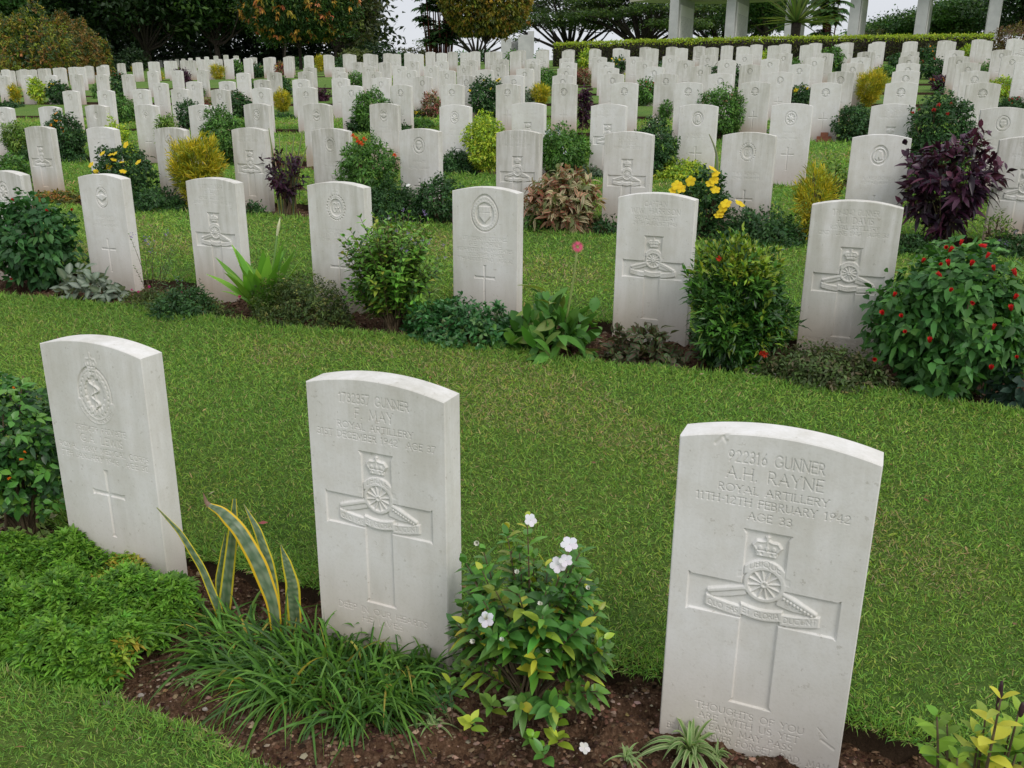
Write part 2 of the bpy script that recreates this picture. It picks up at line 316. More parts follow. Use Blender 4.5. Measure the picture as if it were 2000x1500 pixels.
# grass: one lawn per strip
GP=[((.125,.255,.045),5),((.165,.30,.055),5),((.21,.33,.06),3),((.085,.19,.038),3),((.26,.27,.10),.9),((.31,.25,.13),.35)]
def lawn_strip(v0,v1,n_per,name,label,lenr,wid,rows,k0=None,k1=None,fringe=True):
    # visible U range
    us=np.linspace(-40,20,1201); P0=np.stack([us,np.full_like(us,v0),Gz(us,v0)],1);P1=np.stack([us,np.full_like(us,v1),Gz(us,v1)],1)
    q0,q1=proj(P0),proj(P1); okm=((q0[:,0]>-80)&(q0[:,0]<2080)&(q0[:,1]<1600)&((P0-CAM)@F0>.1))|((q1[:,0]>-80)&(q1[:,0]<2080)&((P1-CAM)@F0>.1))
    lo,hi=us[okm].min(),us[okm].max(); A=(hi-lo)*(v1-v0); 
    n=int(A*n_per); U=rng.uniform(lo,hi,n);V=rng.uniform(v0,v1,n)
    m=np.ones(n,bool)
    if k0 is not None: m&=V>bedB(U,k0)-.022
    if k1 is not None: m&=V<bedF(U,k1)+.022
    P=np.stack([U,V,Gz(U,V)],1); q=proj(P); dist=(P-CAM)@F0
    m&=(q[:,0]>-60)&(q[:,0]<2060)&(q[:,1]<1560)&(dist>.2)
    # keep density per picture area even
    dm=dist[m].min(); keep=rng.random(n)<np.clip((dm*1.35/dist)**1.3,0,1); m&=keep
    U,V,P,dist=U[m],V[m],P[m],dist[m]; n=len(U)
    patch=np.sin(U*1.3+np.sin(V*2.1)*1.2)*np.sin(V*1.7+U*.6)+.6*np.sin(U*4.1+V*3.)*np.sin(V*5+1)
    D=rdir(n,.35); D[:,2]=np.abs(D[:,2])*.75+.08
    ed=np.full(n,9.)
    if k0 is not None: ed=np.minimum(ed,V-bedB(U,k0))
    if k1 is not None: ed=np.minimum(ed,bedF(U,k1)-V)
    near=np.clip(1-ed/.12,0,1)
    D[:,2]+=near*.5
    if k0 is not None: e0=np.clip(1-(V-bedB(U,k0)+.02)/.05,0,1); D[:,1]-=e0*.9
    
    D=nrm(D); sc=(dist/dm)**.45
    L=lenr*rng.uniform(.45,1.25,n)*sc*(1+near*.35); W=wid*rng.uniform(.6,1.3,n)*sc
    c=pal(GP,n,.16,.06); big=np.sin(U*.9+1.3*np.sin(V*1.1+.5))*np.sin(V*1.2+.7*np.sin(U*.8)); c=c*(1+.13*big[:,None]); w=np.clip(patch*.6+.25*big+.2+rng.normal(0,.25,n),0,1)[:,None]*(1-near[:,None]*.8)
    c=c*(1-w)+w*c*np.array([1.35,1.1,1.1]); dry=(patch+.4*big>.62)&(rng.random(n)<.25)&(near<.1); c[dry]=pal([((.30,.25,.13),1)],dry.sum())
    Vv,F,C=ribbons(P-[0,0,.004],D,rdir(n,.6),L,W,rows,droop=rng.uniform(0,.5,n),fold=0,prof=lambda t:np.array([.9,1.,.75,.12])[:len(t)] if len(t)==4 else np.array([.9,.85,.12]),cols=c,flat=True)
    return tag(mk(name,Vv,F,'grass',cols=C),label,'grass',kind='stuff')
# ---------------- headstones: carved relief ----------------
def arc(cx,cy,rx,ry,a0,a1,n=10):
    a=np.radians(np.linspace(a0,a1,n)); return [(cx+rx*math.cos(x),cy+ry*math.sin(x)) for x in a]
G_={'A':(.78,[[(0,0),(.39,1),(.78,0)],[(.14,.36),(.64,.36)]]),'B':(.58,[[(.02,0),(.02,1),(.3,1)]+arc(.3,.76,.22,.24,90,-90)+[(.02,.52)],[(.3,.52)]+arc(.32,.26,.25,.26,90,-90)+[(.02,0)]]),
'C':(.8,[arc(.45,.5,.45,.5,50,310,14)]),'D':(.76,[[(.02,0),(.02,1),(.26,1)]+arc(.26,.5,.48,.5,90,-90,12)+[(.02,0)]]),'E':(.5,[[(.5,1),(.02,1),(.02,0),(.5,0)],[(.02,.53),(.42,.53)]]),
'F':(.48,[[(.48,1),(.02,1),(.02,0)],[(.02,.53),(.4,.53)]]),'G':(.85,[arc(.45,.5,.45,.5,50,330,14)+[(.84,.45),(.6,.45)]]),'H':(.72,[[(.02,0),(.02,1)],[(.7,0),(.7,1)],[(.02,.53),(.7,.53)]]),
'I':(.1,[[(.05,0),(.05,1)]]),'J':(.3,[[(.25,1),(.25,.05),(.02,-.15)]]),'K':(.6,[[(.02,0),(.02,1)],[(.55,1),(.04,.5),(.6,0)]]),'L':(.46,[[(.02,1),(.02,0),(.46,0)]]),
'M':(.9,[[(.0,0),(.1,1),(.45,.15),(.8,1),(.9,0)]]),'N':(.74,[[(.02,0),(.02,1),(.72,0),(.72,1)]]),'O':(.96,[arc(.48,.5,.46,.5,0,360,18)]),'P':(.54,[[(.02,0),(.02,1),(.28,1)]+arc(.28,.73,.24,.27,90,-90)+[(.02,.46)]]),
'Q':(.96,[arc(.48,.5,.46,.5,0,360,18),[(.55,.1),(.95,-.15)]]),'R':(.6,[[(.02,0),(.02,1),(.28,1)]+arc(.28,.74,.24,.26,90,-90)+[(.02,.48)],[(.26,.48),(.6,0)]]),
'S':(.5,[arc(.25,.74,.22,.26,40,250,9)+arc(.25,.25,.24,.27,80,-140,9)]),'T':(.66,[[(0,1),(.66,1)],[(.33,1),(.33,0)]]),'U':(.7,[[(.02,1),(.02,.35)]+arc(.35,.33,.33,.33,180,360,9)+[(.68,1)]]),
'V':(.74,[[(0,1),(.37,0),(.74,1)]]),'W':(1.1,[[(0,1),(.28,0),(.55,.9),(.82,0),(1.1,1)]]),'X':(.7,[[(0,0),(.7,1)],[(0,1),(.7,0)]]),'Y':(.68,[[(0,1),(.34,.5),(.68,1)],[(.34,.5),(.34,0)]]),'Z':(.64,[[(0,1),(.64,1),(0,0),(.64,0)]]),
'0':(.6,[arc(.3,.5,.28,.5,0,360,14)]),'1':(.3,[[(.15,0),(.15,1),(.03,.85)]]),'2':(.56,[arc(.27,.72,.25,.27,160,-30,9)+[(0,0),(.56,0)]]),'3':(.52,[arc(.24,.74,.22,.25,150,-90,9),arc(.24,.25,.26,.26,90,-150,9)]),
'4':(.62,[[(.45,0),(.45,1),(0,.3),(.62,.3)]]),'5':(.5,[[(.48,1),(.1,1),(.06,.58)]+arc(.22,.3,.26,.3,100,-140,9)]),'6':(.56,[arc(.28,.3,.26,.3,0,360,12),[(.05,.4),(.42,1)]]),'7':(.54,[[(0,1),(.54,1),(.15,0)]]),
'8':(.54,[arc(.27,.75,.2,.24,0,360,12),arc(.27,.26,.26,.26,0,360,12)]),'9':(.56,[arc(.28,.7,.26,.3,0,360,12),[(.5,.6),(.14,0)]]),'.':(.12,[[(.04,.0),(.08,.05)]]),'-':(.36,[[(.03,.45),(.33,.45)]]),' ':(.42,[])}
SER=set('ABDEFHIKLMNPRTUVWXYZ147')
class Relief:
    "height field of the front face; u across, z = below the shoulder line (mm, negative down)"
    def __init__(s,step,H,rise=26):
        s.H=H; s.nx=int(round(375/step))+1; s.us=np.linspace(-187.5,187.5,s.nx); 
        s.R=(190**2+rise**2)/(2*rise); bot=-H-80
        s.nz=int(round((0-bot)/step))+1; s.zs=np.linspace(bot,0,s.nz); s.step=step
        s.h=np.zeros((s.nz,s.nx)); s.rise=rise
        s.top=np.sqrt(s.R**2-s.us**2)-(s.R-rise)
    def win(s,x0,x1,z0,z1,pad=4):
        i0=max(0,np.searchsorted(s.us,x0-pad));i1=min(s.nx,np.searchsorted(s.us,x1+pad)); j0=max(0,np.searchsorted(s.zs,z0-pad));j1=min(s.nz,np.searchsorted(s.zs,z1+pad))
        return slice(j0,j1),slice(i0,i1)
    def sd_seg(s,w,pts):
        X,Z=np.meshgrid(s.us[w[1]],s.zs[w[0]]); d=np.full(X.shape,1e9)
        for (ax,az),(bx,bz) in zip(pts[:-1],pts[1:]):
            dx,dz=bx-ax,bz-az; q=dx*dx+dz*dz
            t=np.clip(((X-ax)*dx+(Z-az)*dz)/(q+1e-9),0,1); d=np.minimum(d,np.hypot(X-ax-t*dx,Z-az-t*dz))
        return X,Z,d
    def blend(s,w,sd,val,e,mode='set'):
        a=np.clip(.5-sd/(2*e),0,1); a=a*a*(3-2*a); h=s.h[w]
        if mode=='set': s.h[w]=h*(1-a)+val*a
        elif mode=='max': s.h[w]=np.maximum(h,h*(1-a)+val*a)
        elif mode=='min': s.h[w]=np.minimum(h,h+ (val-np.where(h<-3,0,0))*a) if False else h+val*a
        else: s.h[w]=h+val*a
    def poly(s,pts,val,e=1.6,mode='set'):
        p=np.array(pts); w=s.win(p[:,0].min(),p[:,0].max(),p[:,1].min(),p[:,1].max())
        if w[0].stop<=w[0].start or w[1].stop<=w[1].start: return
        c=list(pts)+[pts[0]]; X,Z,d=s.sd_seg(w,c); ins=np.zeros(X.shape,bool)
        for (ax,az),(bx,bz) in zip(c[:-1],c[1:]):
            cond=((az>Z)!=(bz>Z)); xi=ax+(Z-az)*(bx-ax)/((bz-az) if abs(bz-az)>1e-9 else 1e-9); ins^=cond&(X<xi)
        s.blend(w,np.where(ins,-d,d),val,max(e,s.step*.8),mode)
    def ell(s,cx,cz,rx,rz,val,e=1.6,mode='set'):
        w=s.win(cx-rx,cx+rx,cz-rz,cz+rz); X,Z=np.meshgrid(s.us[w[1]],s.zs[w[0]])
        r=np.hypot((X-cx)/rx,(Z-cz)/rz); s.blend(w,(r-1)*min(rx,rz),val,max(e,s.step*.8),mode)
    def line(s,pts,wd,val,mode='add',e=None):
        p=np.array(pts); w=s.win(p[:,0].min()-wd,p[:,0].max()+wd,p[:,1].min()-wd,p[:,1].max()+wd)
        if w[0].stop<=w[0].start or w[1].stop<=w[1].start: return
        X,Z,d=s.sd_seg(w,pts); s.blend(w,d-wd/2,val,max(e or wd*.45,s.step*.55),mode)
    def text(s,txt,zt,cap,width=None,val=-1.8,x=0,arcf=None):
        k=cap; sp=.24; tot=sum(G_[c][0]+sp for c in txt)-sp; f=(width/(tot*k)) if width else 1.
        cx=x-tot*k*f/2; sw=max(1.5,cap*.085) if s.step<2 else 2.2
        for c in txt:
            wdt,sg=G_[c]
            for pl in sg:
                q=[(cx+a*k*f,zt-k+b*k) for a,b in pl]
                if arcf: q=[arcf(*t) for t in q]
                s.line(q,sw,val,'min',.75)
                if c in SER and cap>14 and s.step<2 and len(pl)<6:
                    for (a,b) in (q[0],q[-1]):
                        if not arcf: s.line([(a-1.6,b),(a+1.6,b)],1.4,val*.6)
            cx+=(wdt+sp)*k*f
def crown(r,cx,zt,w,h):
    z0=zt-h
    r.poly([(cx-w*.72,z0),(cx+w*.72,z0),(cx+w*.78,z0+h*.28),(cx-w*.78,z0+h*.28)],.8)
    r.poly([(cx-w*.78,z0+h*.3)]+[(cx+w*a,z0+h*b) for a,b in((-.98,.52),(-.8,.68),(-.45,.72),(-.15,.8),(.15,.8),(.45,.72),(.8,.68),(.98,.52),(.78,.3))],.0)
    for q in(-1,1):
        r.line([(cx+q*w*.78,z0+h*.3),(cx+q*w*1.0,z0+h*.5),(cx+q*w*.75,z0+h*.7),(cx+q*w*.3,z0+h*.7),(cx,z0+h*.78)],w*.16,1.2,'max')
        for a in(.35,.7): r.ell(cx+q*w*a,z0+h*.14,w*.09,h*.07,-.8,.8)
    r.line([(cx,z0+h*.3),(cx,z0+h*.8)],w*.13,1.2,'max')
    for a in(-.5,0,.5): r.ell(cx+a*w,z0+h*.42,w*.13,h*.1,1.6,.8)
    r.ell(cx,z0+h*.86,w*.12,h*.08,1.4,.8); r.line([(cx,z0+h*.86),(cx,zt)],w*.1,1.2,'max'); r.line([(cx-w*.12,z0+h*.95),(cx+w*.12,z0+h*.95)],w*.1,1.2,'max')
def thincross(r,zt,zc,zb,hw,w=5.5,flare=2.5,dep=-4.2):
    r.poly([(-w-flare,zt),(w+flare,zt),(w,zt-12),(w,zc+w),(hw-9,zc+w),(hw,zc+w+flare),(hw,zc-w-flare),(hw-9,zc-w),(w,zc-w),(w-1.5,zb+10),(w+flare,zb),(-w-flare,zb),(-w+1.5,zb+10),(-w,zc-w),(-hw+9,zc-w),(-hw,zc-w-flare),(-hw,zc+w+flare),(-hw+9,zc+w),(-w,zc+w),(-w,zt-12)],dep,1.2)
def artillery(r,oz=0,letters=True):
    z=lambda v:v+oz
    r.poly([(-47,z(-176)),(47,z(-176)),(41,z(-186)),(41,z(-300)),(146,z(-300)),(151,z(-296)),(151,z(-385)),(146,z(-381)),(38,z(-381)),(38,z(-580)),(44,z(-589)),(-44,z(-589)),(-38,z(-580)),(-38,z(-381)),(-146,z(-381)),(-151,z(-385)),(-151,z(-296)),(-146,z(-300)),(-41,z(-300)),(-41,z(-186))],-6.5 if r.step>1.5 else -4.8,1.2)
    crown(r,1,z(-184),27,46)
    # motto scroll above the wheel
    top=[(x,z(-238+ -0.006*0 +(-(x-2)**2)*.012)) for x in np.linspace(-39,41,11)]; bot=[(x,zz-21) for x,zz in top[::-1]]
    r.poly(top+bot,.2)
    # gun and trail
    r.poly([(-108,z(-334)),(-104,z(-325)),(-30,z(-300)),(-30,z(-325)),(-60,z(-336)),(-100,z(-346))],-1.2); r.line([(-106,z(-331)),(-28,z(-306))],9,1.0,'max',2.5)
    r.poly([(30,z(-296)),(60,z(-308)),(108,z(-334)),(110,z(-344)),(60,z(-342)),(30,z(-335))],-1.2); r.line([(32,z(-302)),(106,z(-337))],7,.8,'max',2.5)
    for i in range(9): r.ell(44+i*7,z(-316-i*3.2),2.4,3,1.8,1)
    for q in(-1,1): r.poly([(q*42,z(-270)),(q*52,z(-272)),(q*52,z(-286)),(q*40,z(-284))],-.6)
    # wheel
    r.ell(3,z(-293),41,41,.6); r.ell(3,z(-293),32,32,-3.6,1.2)
    for i in range(12):
        a=i*math.pi/6+.2; r.line([(3+6*math.cos(a),z(-293)+6*math.sin(a)),(3+31*math.cos(a),z(-293)+31*math.sin(a))],4.2,.0,'max',1.2)
    r.ell(3,z(-293),8,8,1.2,1.2); r.ell(3,z(-293),3.4,3.4,-.8,1)
    # lower scroll in three folds
    def band(x0,x1,f,w): 
        xs=np.linspace(x0,x1,12); a=[(x,z(f(x))) for x in xs]; return a+[(x,zz-w) for x,zz in a[::-1]]
    r.poly([(-112,z(-342))]+band(-112,-36,lambda x:-341-12*math.sin((x+112)/76*1.5),25),.4)
    r.poly(band(40,116,lambda x:-353+19*(1-math.cos((x-40)/76*1.4))*.75,25),.4)
    r.poly(band(-40,44,lambda x:-345-7*math.sin((x+40)/84*3.14),25),1.1)
    if letters:
        r.text('UBIQUE',z(-240),13,60,-1.4,1,lambda x,zz:(x,zz-(x-2)**2*.012))
        r.text('QUO FAS',z(-350),12,62,-1.2,-76,lambda x,zz:(x,zz-9*math.sin((x+112)/76*1.5)))
        r.text('ET GLORIA',z(-351),12,72,-1.4,2,lambda x,zz:(x,zz-7*math.sin((x+40)/84*3.14)))
        r.text('DUCUNT',z(-358),12,62,-1.2,79,lambda x,zz:(x,zz+19*(1-math.cos((x-40)/76*1.4))*.75))
def ringbadge(r,cz,rx,rz,kind,cr_=True):
    dp=1.+.6*(r.step>1.5)+.7*(r.step>2.9); r.ell(0,cz,rx,rz,-4.6*dp,1.3); 
    if kind=='sun':
        for i in range(13):
            a=math.radians(8+i*13.7); r.line([(rx*.28*math.cos(a),cz-rz*.25+rz*.3*math.sin(a)),(rx*.86*math.cos(a),cz-rz*.25+rz*1.08*math.sin(a))],rx*.13,-.6,'max',1.6)
        r.ell(0,cz-rz*.2,rx*.3,rz*.32,0,1.5); r.poly([(-rx*.9,cz-rz*.42),(rx*.9,cz-rz*.42),(rx*.8,cz-rz*.66),(-rx*.8,cz-rz*.66)],.5); r.poly([(-rx*.5,cz-rz*.72),(rx*.5,cz-rz*.72),(rx*.4,cz-rz*.9),(-rx*.4,cz-rz*.9)],.3)
        return
    if kind=='head':
        r.ell(0,cz,rx*.78,rz*.78,-.4,1.2); r.ell(0,cz,rx*.66,rz*.66,-6,1.2)
        r.poly([(-rx*.3,cz+rz*.2),(-rx*.1,cz+rz*.5),(rx*.25,cz+rz*.45),(rx*.42,cz),(rx*.4,cz-rz*.35),(rx*.1,cz-rz*.5),(-rx*.1,cz-rz*.2),(-rx*.2,cz-rz*.6),(-rx*.5,cz-rz*.3)],.4); return
    r.ell(0,cz,rx*.93,rz*.93,-.2,1.2); r.ell(0,cz,rx*.66,rz*.66,-4*dp,1.2)
    for i in range(26):
        a=i*2*math.pi/26; r.ell(rx*.8*math.cos(a),cz+rz*.8*math.sin(a),2.6,3.4,-2,1)
    if kind=='cypher':
        r.text('GR',cz+rz*.36,rz*.72,rx*.8,3.4); 
        for i in range(24):
            a=i*2*math.pi/24; r.ell(rx*1.0*math.cos(a),cz+rz*1.0*math.sin(a),4.5,5,.3,1.4)
    if kind=='wing':
        r.poly([(-rx*.95,cz+rz*.12),(-rx*.2,cz+rz*.25),(0,cz+rz*.3),(rx*.2,cz+rz*.25),(rx*.95,cz+rz*.12),(rx*.4,cz-rz*.15),(0,cz-rz*.3),(-rx*.4,cz-rz*.15)],1.2)
    if kind=='shield':
        r.poly([(-rx*.42,cz+rz*.45),(rx*.42,cz+rz*.45),(rx*.42,cz-rz*.1),(0,cz-rz*.5),(-rx*.42,cz-rz*.1)],.4); r.line([(0,cz+rz*.42),(0,cz-rz*.45)],2.5,-2); r.line([(-rx*.4,cz+rz*.1),(rx*.4,cz+rz*.1)],2.5,-2)
    if kind=='star':
        for i in range(8):
            a=i*math.pi/4; r.line([(0,cz),(rx*.55*math.cos(a),cz+rz*.55*math.sin(a))],rx*.15,.2,'max')
        r.ell(0,cz,rx*.26,rz*.26,.8)
    if kind=='medic':
        for sgn in(-1,1):
            for i in range(9):
                a=math.radians(-80+i*19); x=sgn*rx*.68*math.cos(a); zz=cz+rz*.7*math.sin(a); r.ell(x,zz,6.5,11,.9,1.6); r.ell(x*.86,zz+4,4,8,.4,1.4)
        r.line([(0,cz-rz*.55),(0,cz+rz*.45)],3.4,1.2,'max'); s=[(rx*.27*math.sin(t*1.9)*(.6+.07*t),cz-rz*.5+t*rz*.16) for t in np.linspace(0,6,40)]; r.line(s,5,1.6,'max',2.0)
        a=[(rx*1.02*math.cos(math.radians(d)),cz+rz*1.02*math.sin(math.radians(d))) for d in range(200,342,10)]; r.line(a,17,.8,'max',1.5)
        r.text('ROYAL ARMY MEDICAL CORPS',0,9,135,-1.2,0,lambda x,zz:(rx*(1.02+zz*.0115+.045)*math.cos(math.radians(270+x*.85)),cz+rz*(1.02+zz*.0115+.045)*math.sin(math.radians(270+x*.85))))
    if cr_: crown(r,0,cz+rz+26,rx*.34,40)
def headmesh(r,parts):
    """slab + carved parts as meshes sharing one local frame: origin at ground, front face at y=0"""
    nx,nz=r.nx,r.nz; us=r.us; Z=np.repeat(r.zs[:,None],nx,1); 
    k=np.clip((Z+60)/60,0,1); Z=Z+k*k*r.top[None]-0.0
    inset=2.5; Z=np.where(Z>-1e9,Z,Z); U=np.repeat(us[None],nz,0)
    V=np.stack([U,-r.h,Z+r.H],-1).reshape(-1,3)/1000.
    i=np.arange(nz-1)[:,None]*nx+np.arange(nx-1)[None]; Fq=np.stack([i,i+1,i+nx+1,i+nx],-1); own=np.zeros((nz-1,nx-1),int)
    zc=(r.zs[:-1]+r.zs[1:])/2; uc=(us[:-1]+us[1:])/2
    for p,(nm,rects) in enumerate(parts):
        for (x0,x1,z0,z1) in rects: own[np.ix_((zc>z0)&(zc<z1),(uc>x0)&(uc<x1))]=p+1
    res=[]
    for p in range(len(parts)+1):
        F=Fq[own==p].reshape(-1,4)
        if len(F)==0: continue
        idx=np.unique(F); mp=np.zeros(nx*nz,int); mp[idx]=np.arange(len(idx)); vv=V[idx]; ff=mp[F]; smooth=np.ones(len(ff),bool)
        if p==0:
            b=MB(); b.add(vv,ff)
            left=np.arange(0,nz,max(1,int(20/r.step)))*nx; 
            left=np.unique(np.append(left,(nz-1)*nx)); right=left[::-1]+nx-1; tp=(nz-1)*nx+np.arange(1,nx-1,max(1,int(6/r.step)))
            # full-resolution border keeps the seam tight
            left=np.arange(nz)*nx; right=left[::-1]+nx-1; tp=(nz-1)*nx+np.arange(1,nx-1)
            loop=V[np.concatenate([left,tp,right])]; c0=loop.copy(); out=loop.copy(); out[:,1]=.0025
            nl=len(left); out[:nl,0]=-.19; out[-nl:,0]=.19; out[nl:-nl,2]+=.0025; out[nl-1,2]+=.002; out[-nl,2]+=.002
            o2=out.copy(); o2[:,1]=.0735; o3=c0.copy(); o3[:,1]=.076
            m_=len(loop)
            for a,bb in((c0,out),(out,o2),(o2,o3)):
                i_=np.arange(m_-1); b.add(np.concatenate([a,bb]),np.stack([i_,i_+1,i_+1+m_,i_+m_],1)[:, ::-1])
            # back
            bw=o3[:nl],o3[-nl:][::-1]; b.add(np.concatenate(bw),np.stack([np.arange(nl-1),np.arange(nl-1)+nl,np.arange(nl-1)+nl+1,np.arange(nl-1)+1],1)[:, ::-1])
            tt=o3[nl-1:m_-nl+1]; h2=len(tt); base=np.stack([tt[:,0],tt[:,1],np.full(h2,tt[0,2])],1); i_=np.arange(h2-1); b.add(np.concatenate([base,tt]),np.stack([i_,i_+1,i_+1+h2,i_+h2],1)[:, ::-1])
            o=b.build('headstone','stone',cols=False); me=o.data; ns=len(ff); sm=np.zeros(len(me.polygons),bool); sm[:ns]=True; me.polygons.foreach_set('use_smooth',sm); bpy.data.objects.remove(o); me.name='headstone'
        else:
            o=mk(parts[p-1][0],vv,ff,'stone'); me=o.data; bpy.data.objects.remove(o)
        res.append(('slab' if p==0 else parts[p-1][0],me))
    return res
def lines(r,L):
    for (txt,zt,cap,wd) in L: r.text(txt,zt,cap,wd)
TPL={}
RA_PARTS=lambda oz,zi,zb=None:[('cross',[(-156,156,-394+oz,-290+oz),(-58,58,-598+oz,-168+oz)]),('badge',[(-122,126,-388+oz,-320+oz),(-48,50,-388+oz,-178+oz)]),('inscription',[(-180,180,zi+oz,-8)])]+([('epitaph',[(-182,182,zb,-602+oz)])] if zb else [])
RB_PARTS=lambda zb,zi,zt:[('badge',[(-100,100,zb,-2)]),('cross',[(-80,80,-600,zt)]),('inscription',[(-182,182,zi,zb)])]
def T(name,step,H,fn,parts): 
    r=Relief(step,H); fn(r); TPL[name]=(headmesh(r,parts),H)
def f_rayne(r):
    artillery(r); r.line([(-118,-12),(-104,-3),(-92,3)],5,-1.6,'add',2); r.line([(-104,-3),(-98,-9)],4,-1.2,'add',2); r.line([(150,-625),(176,-640)],5,-1.2,'add',2); r.line([(140,-598),(160,-618)],2,-1,'add',1); lines(r,[('922316 GUNNER',-21,16.5,180),('A.H. RAYNE',-47,23.5,182),('ROYAL ARTILLERY',-84,15.5,210),('11TH-12TH FEBRUARY 1942',-110,16,294),('AGE 33',-138,16,84),('THOUGHTS OF YOU',-609,16,226),('ARE WITH US YET',-634,16,212),('YEARS MAY PASS',-659,16,190),('BILL WE NEVER FORGET. DAD. MAM',-684,16,345)])
T('rayne',1.0,712,f_rayne,RA_PARTS(0,-165,-705))
def f_may(r):
    artillery(r,22); lines(r,[('1782357 GUNNER',-21,16,190),('F. MAY',-47,24,104),('ROYAL ARTILLERY',-84,15.5,208),('31ST DECEMBER 1942  AGE 37',-110,16,326),('DEEP IN OUR HEARTS',-585,16.5,262),('HE LIVES',-612,16,120)])
T('may',1.05,700,f_may,RA_PARTS(22,-160,-690))
def f_lewis(r):
    ringbadge(r,-122,64,80,'medic'); thincross(r,-352,-426,-562,61); lines(r,[('7577679 PRIVATE',-223,16,190),('G.A. LEWIS',-250,23,160),('ROYAL ARMY MEDICAL CORPS',-286,15.5,340),('7TH JANUARY 1943  AGE 30',-312,16,330)])
T('lewis',1.1,700,f_lewis,RB_PARTS(-216,-338,-345))
def ra_row(name,L,bot=None,oz=-2,step=1.9):
    def f(r): 
        artillery(r,oz,step<3); lines(r,L)
        if bot: lines(r,bot)
    T(name,step,668,f,RA_PARTS(oz,-165,-690 if bot else None))
def rb_row(name,kind,L,step=1.9,rx=56,rz=66,cz=-112,cr_=True,zt=-384):
    def f(r): ringbadge(r,cz,rx,rz,kind,cr_); thincross(r,zt,zt-66,-600,60); lines(r,L)
    T(name,step,668,f,RB_PARTS(-212,-366,zt+6))
ra_row('hall',[('1783104 GUNNER',-22,17,180),('J.S. HALL',-48,24,130),('ROYAL ARTILLERY',-84,17,200),('22ND JULY 1943  AGE 31',-109,17,290)])
rb_row('morice','shield',[('LIEUTENANT COLONEL',-232,17,256),('G.E. MORICE',-258,23,190),('FEDERATED MALAY STATES',-292,17,322),('VOLUNTEER FORCE',-318,17,220),('7TH AUGUST 1943  AGE 52',-343,17,320)],rx=80,rz=92,cz=-112,cr_=False,zt=-381)
ra_row('harrison',[('CAPTAIN',-22,17,110),('W.W. HARRISON',-47,24,240),('ROYAL ARTILLERY',-84,17,200),('29TH AUGUST 1945',-109,17,215)])
ra_row('davis',[('1764042 GUNNER',-22,17,190),('A.J. DAVIS',-47,25,150),('ROYAL ARTILLERY',-84,17,205),('2ND JUNE 1943  AGE 38',-109,17,290)],[('HONOUR TO ONE WHOSE DEEDS',-604,14,330),('HELP US IN OUR DAILY NEEDS',-626,14,310),('HIS LOVED ONES',-648,14,180)])
rb_row('wright','cypher',[('LIEUTENANT',-236,16,150),('J.D. WRIGHT',-258,23,170),('ROYAL ENGINEERS',-290,16,260)],rx=62,rz=72)
rb_row('airman','wing',[('SERGEANT',-236,16,150),('AIR GUNNER',-262,20,170),('ROYAL AIR FORCE',-290,16,220)],rx=52,rz=66,cz=-118)
FAINT=[('GUNNER',-24,14,170),('ROYAL ARTILLERY',-86,14,230)]
ra_row('gunner',[('GUNNER',-22,17,150),('F. WEBB',-47,24,120),('ROYAL ARTILLERY',-84,17,220)],step=2.6)
ra_row('gunner_gill',[('GUNNER',-22,17,150),('R.T. GILL',-47,24,120),('ROYAL ARTILLERY',-84,17,220)],step=2.6)
for nm,kd in(('cypher','cypher'),('shield','shield'),('star','star'),('head','head'),('medic','medic'),('wing','wing')):
    rb_row('r_'+nm,kd,{'head':[('A. MEADOWS',-256,23,190),('ROYAL ARMY',-290,16,200)],'cypher':[('T.W.R. ROBISON',-256,22,190),('ROYAL ENGINEERS',-290,16,200)]}.get(nm,[('PRIVATE',-236,16,120),('ROYAL SIGNALS',-290,16,200)]),step=2.8,cr_=nm in('cypher','wing','medic'))
def f_sun(r): ringbadge(r,-100,52,52,'sun'); thincross(r,-350,-425,-590,58)
T('sun',3.0,668,f_sun,[('badge',[(-60,60,-160,-40)]),('cross',[(-80,80,-600,-345)])])
T('sun_far',4.5,668,f_sun,[])
def f_pl(r): thincross(r,-300,-375,-560,60)
T('cross_far',6,668,f_pl,[])
T('ra_far',5,668,lambda r:artillery(r,0,False),[])
def slabonly(r): pass
T('blank_far',20,668,slabonly,[])
NTH=['','first','second','third','fourth','fifth','sixth','seventh','eighth','ninth','tenth','eleventh','twelfth','thirteenth','fourteenth','fifteenth','sixteenth','seventeenth','eighteenth','nineteenth','twentieth']
def nth(n): 
    if n<=20: return NTH[n]
    t={2:'twenty',3:'thirty',4:'forty',5:'fifty'}[n//10]; return t+'-'+NTH[n%10] if n%10 else {3:'thirtieth',4:'fortieth',5:'fiftieth'}[n//10]
STONES=[] # (row, ordinal, U, V)
def stone(tp,U,V,z,label,group,far=False,rz=0.,lean=0.):
    meshes,H=TPL[tp]; o=link('headstone',meshes[0][1]); o.location=(U,V,z); o.rotation_euler=(lean,0,rz)
    wv=float(rng.random()**1.4)*.9; wv={'rayne':.12,'may':.25,'lewis':.2}.get(tp,wv); o['wear']=wv
    for nm,me in meshes[1:]:
        link(nm,me,o)['wear']=wv
    tag(o,label,'headstone',group); return o
BD={'sun_far':'rising sun badge','sun':'rising sun badge','gunner':'wheeled gun badge','gunner_gill':'wheeled gun badge','r_cypher':'royal cypher badge','r_shield':'shield badge','r_star':'star badge','r_head':'helmeted head badge','r_medic':'wreathed serpent badge','r_wing':'winged badge','cross_far':'plain thin cross','ra_far':'wheeled gun badge','blank_far':'worn plain face'}
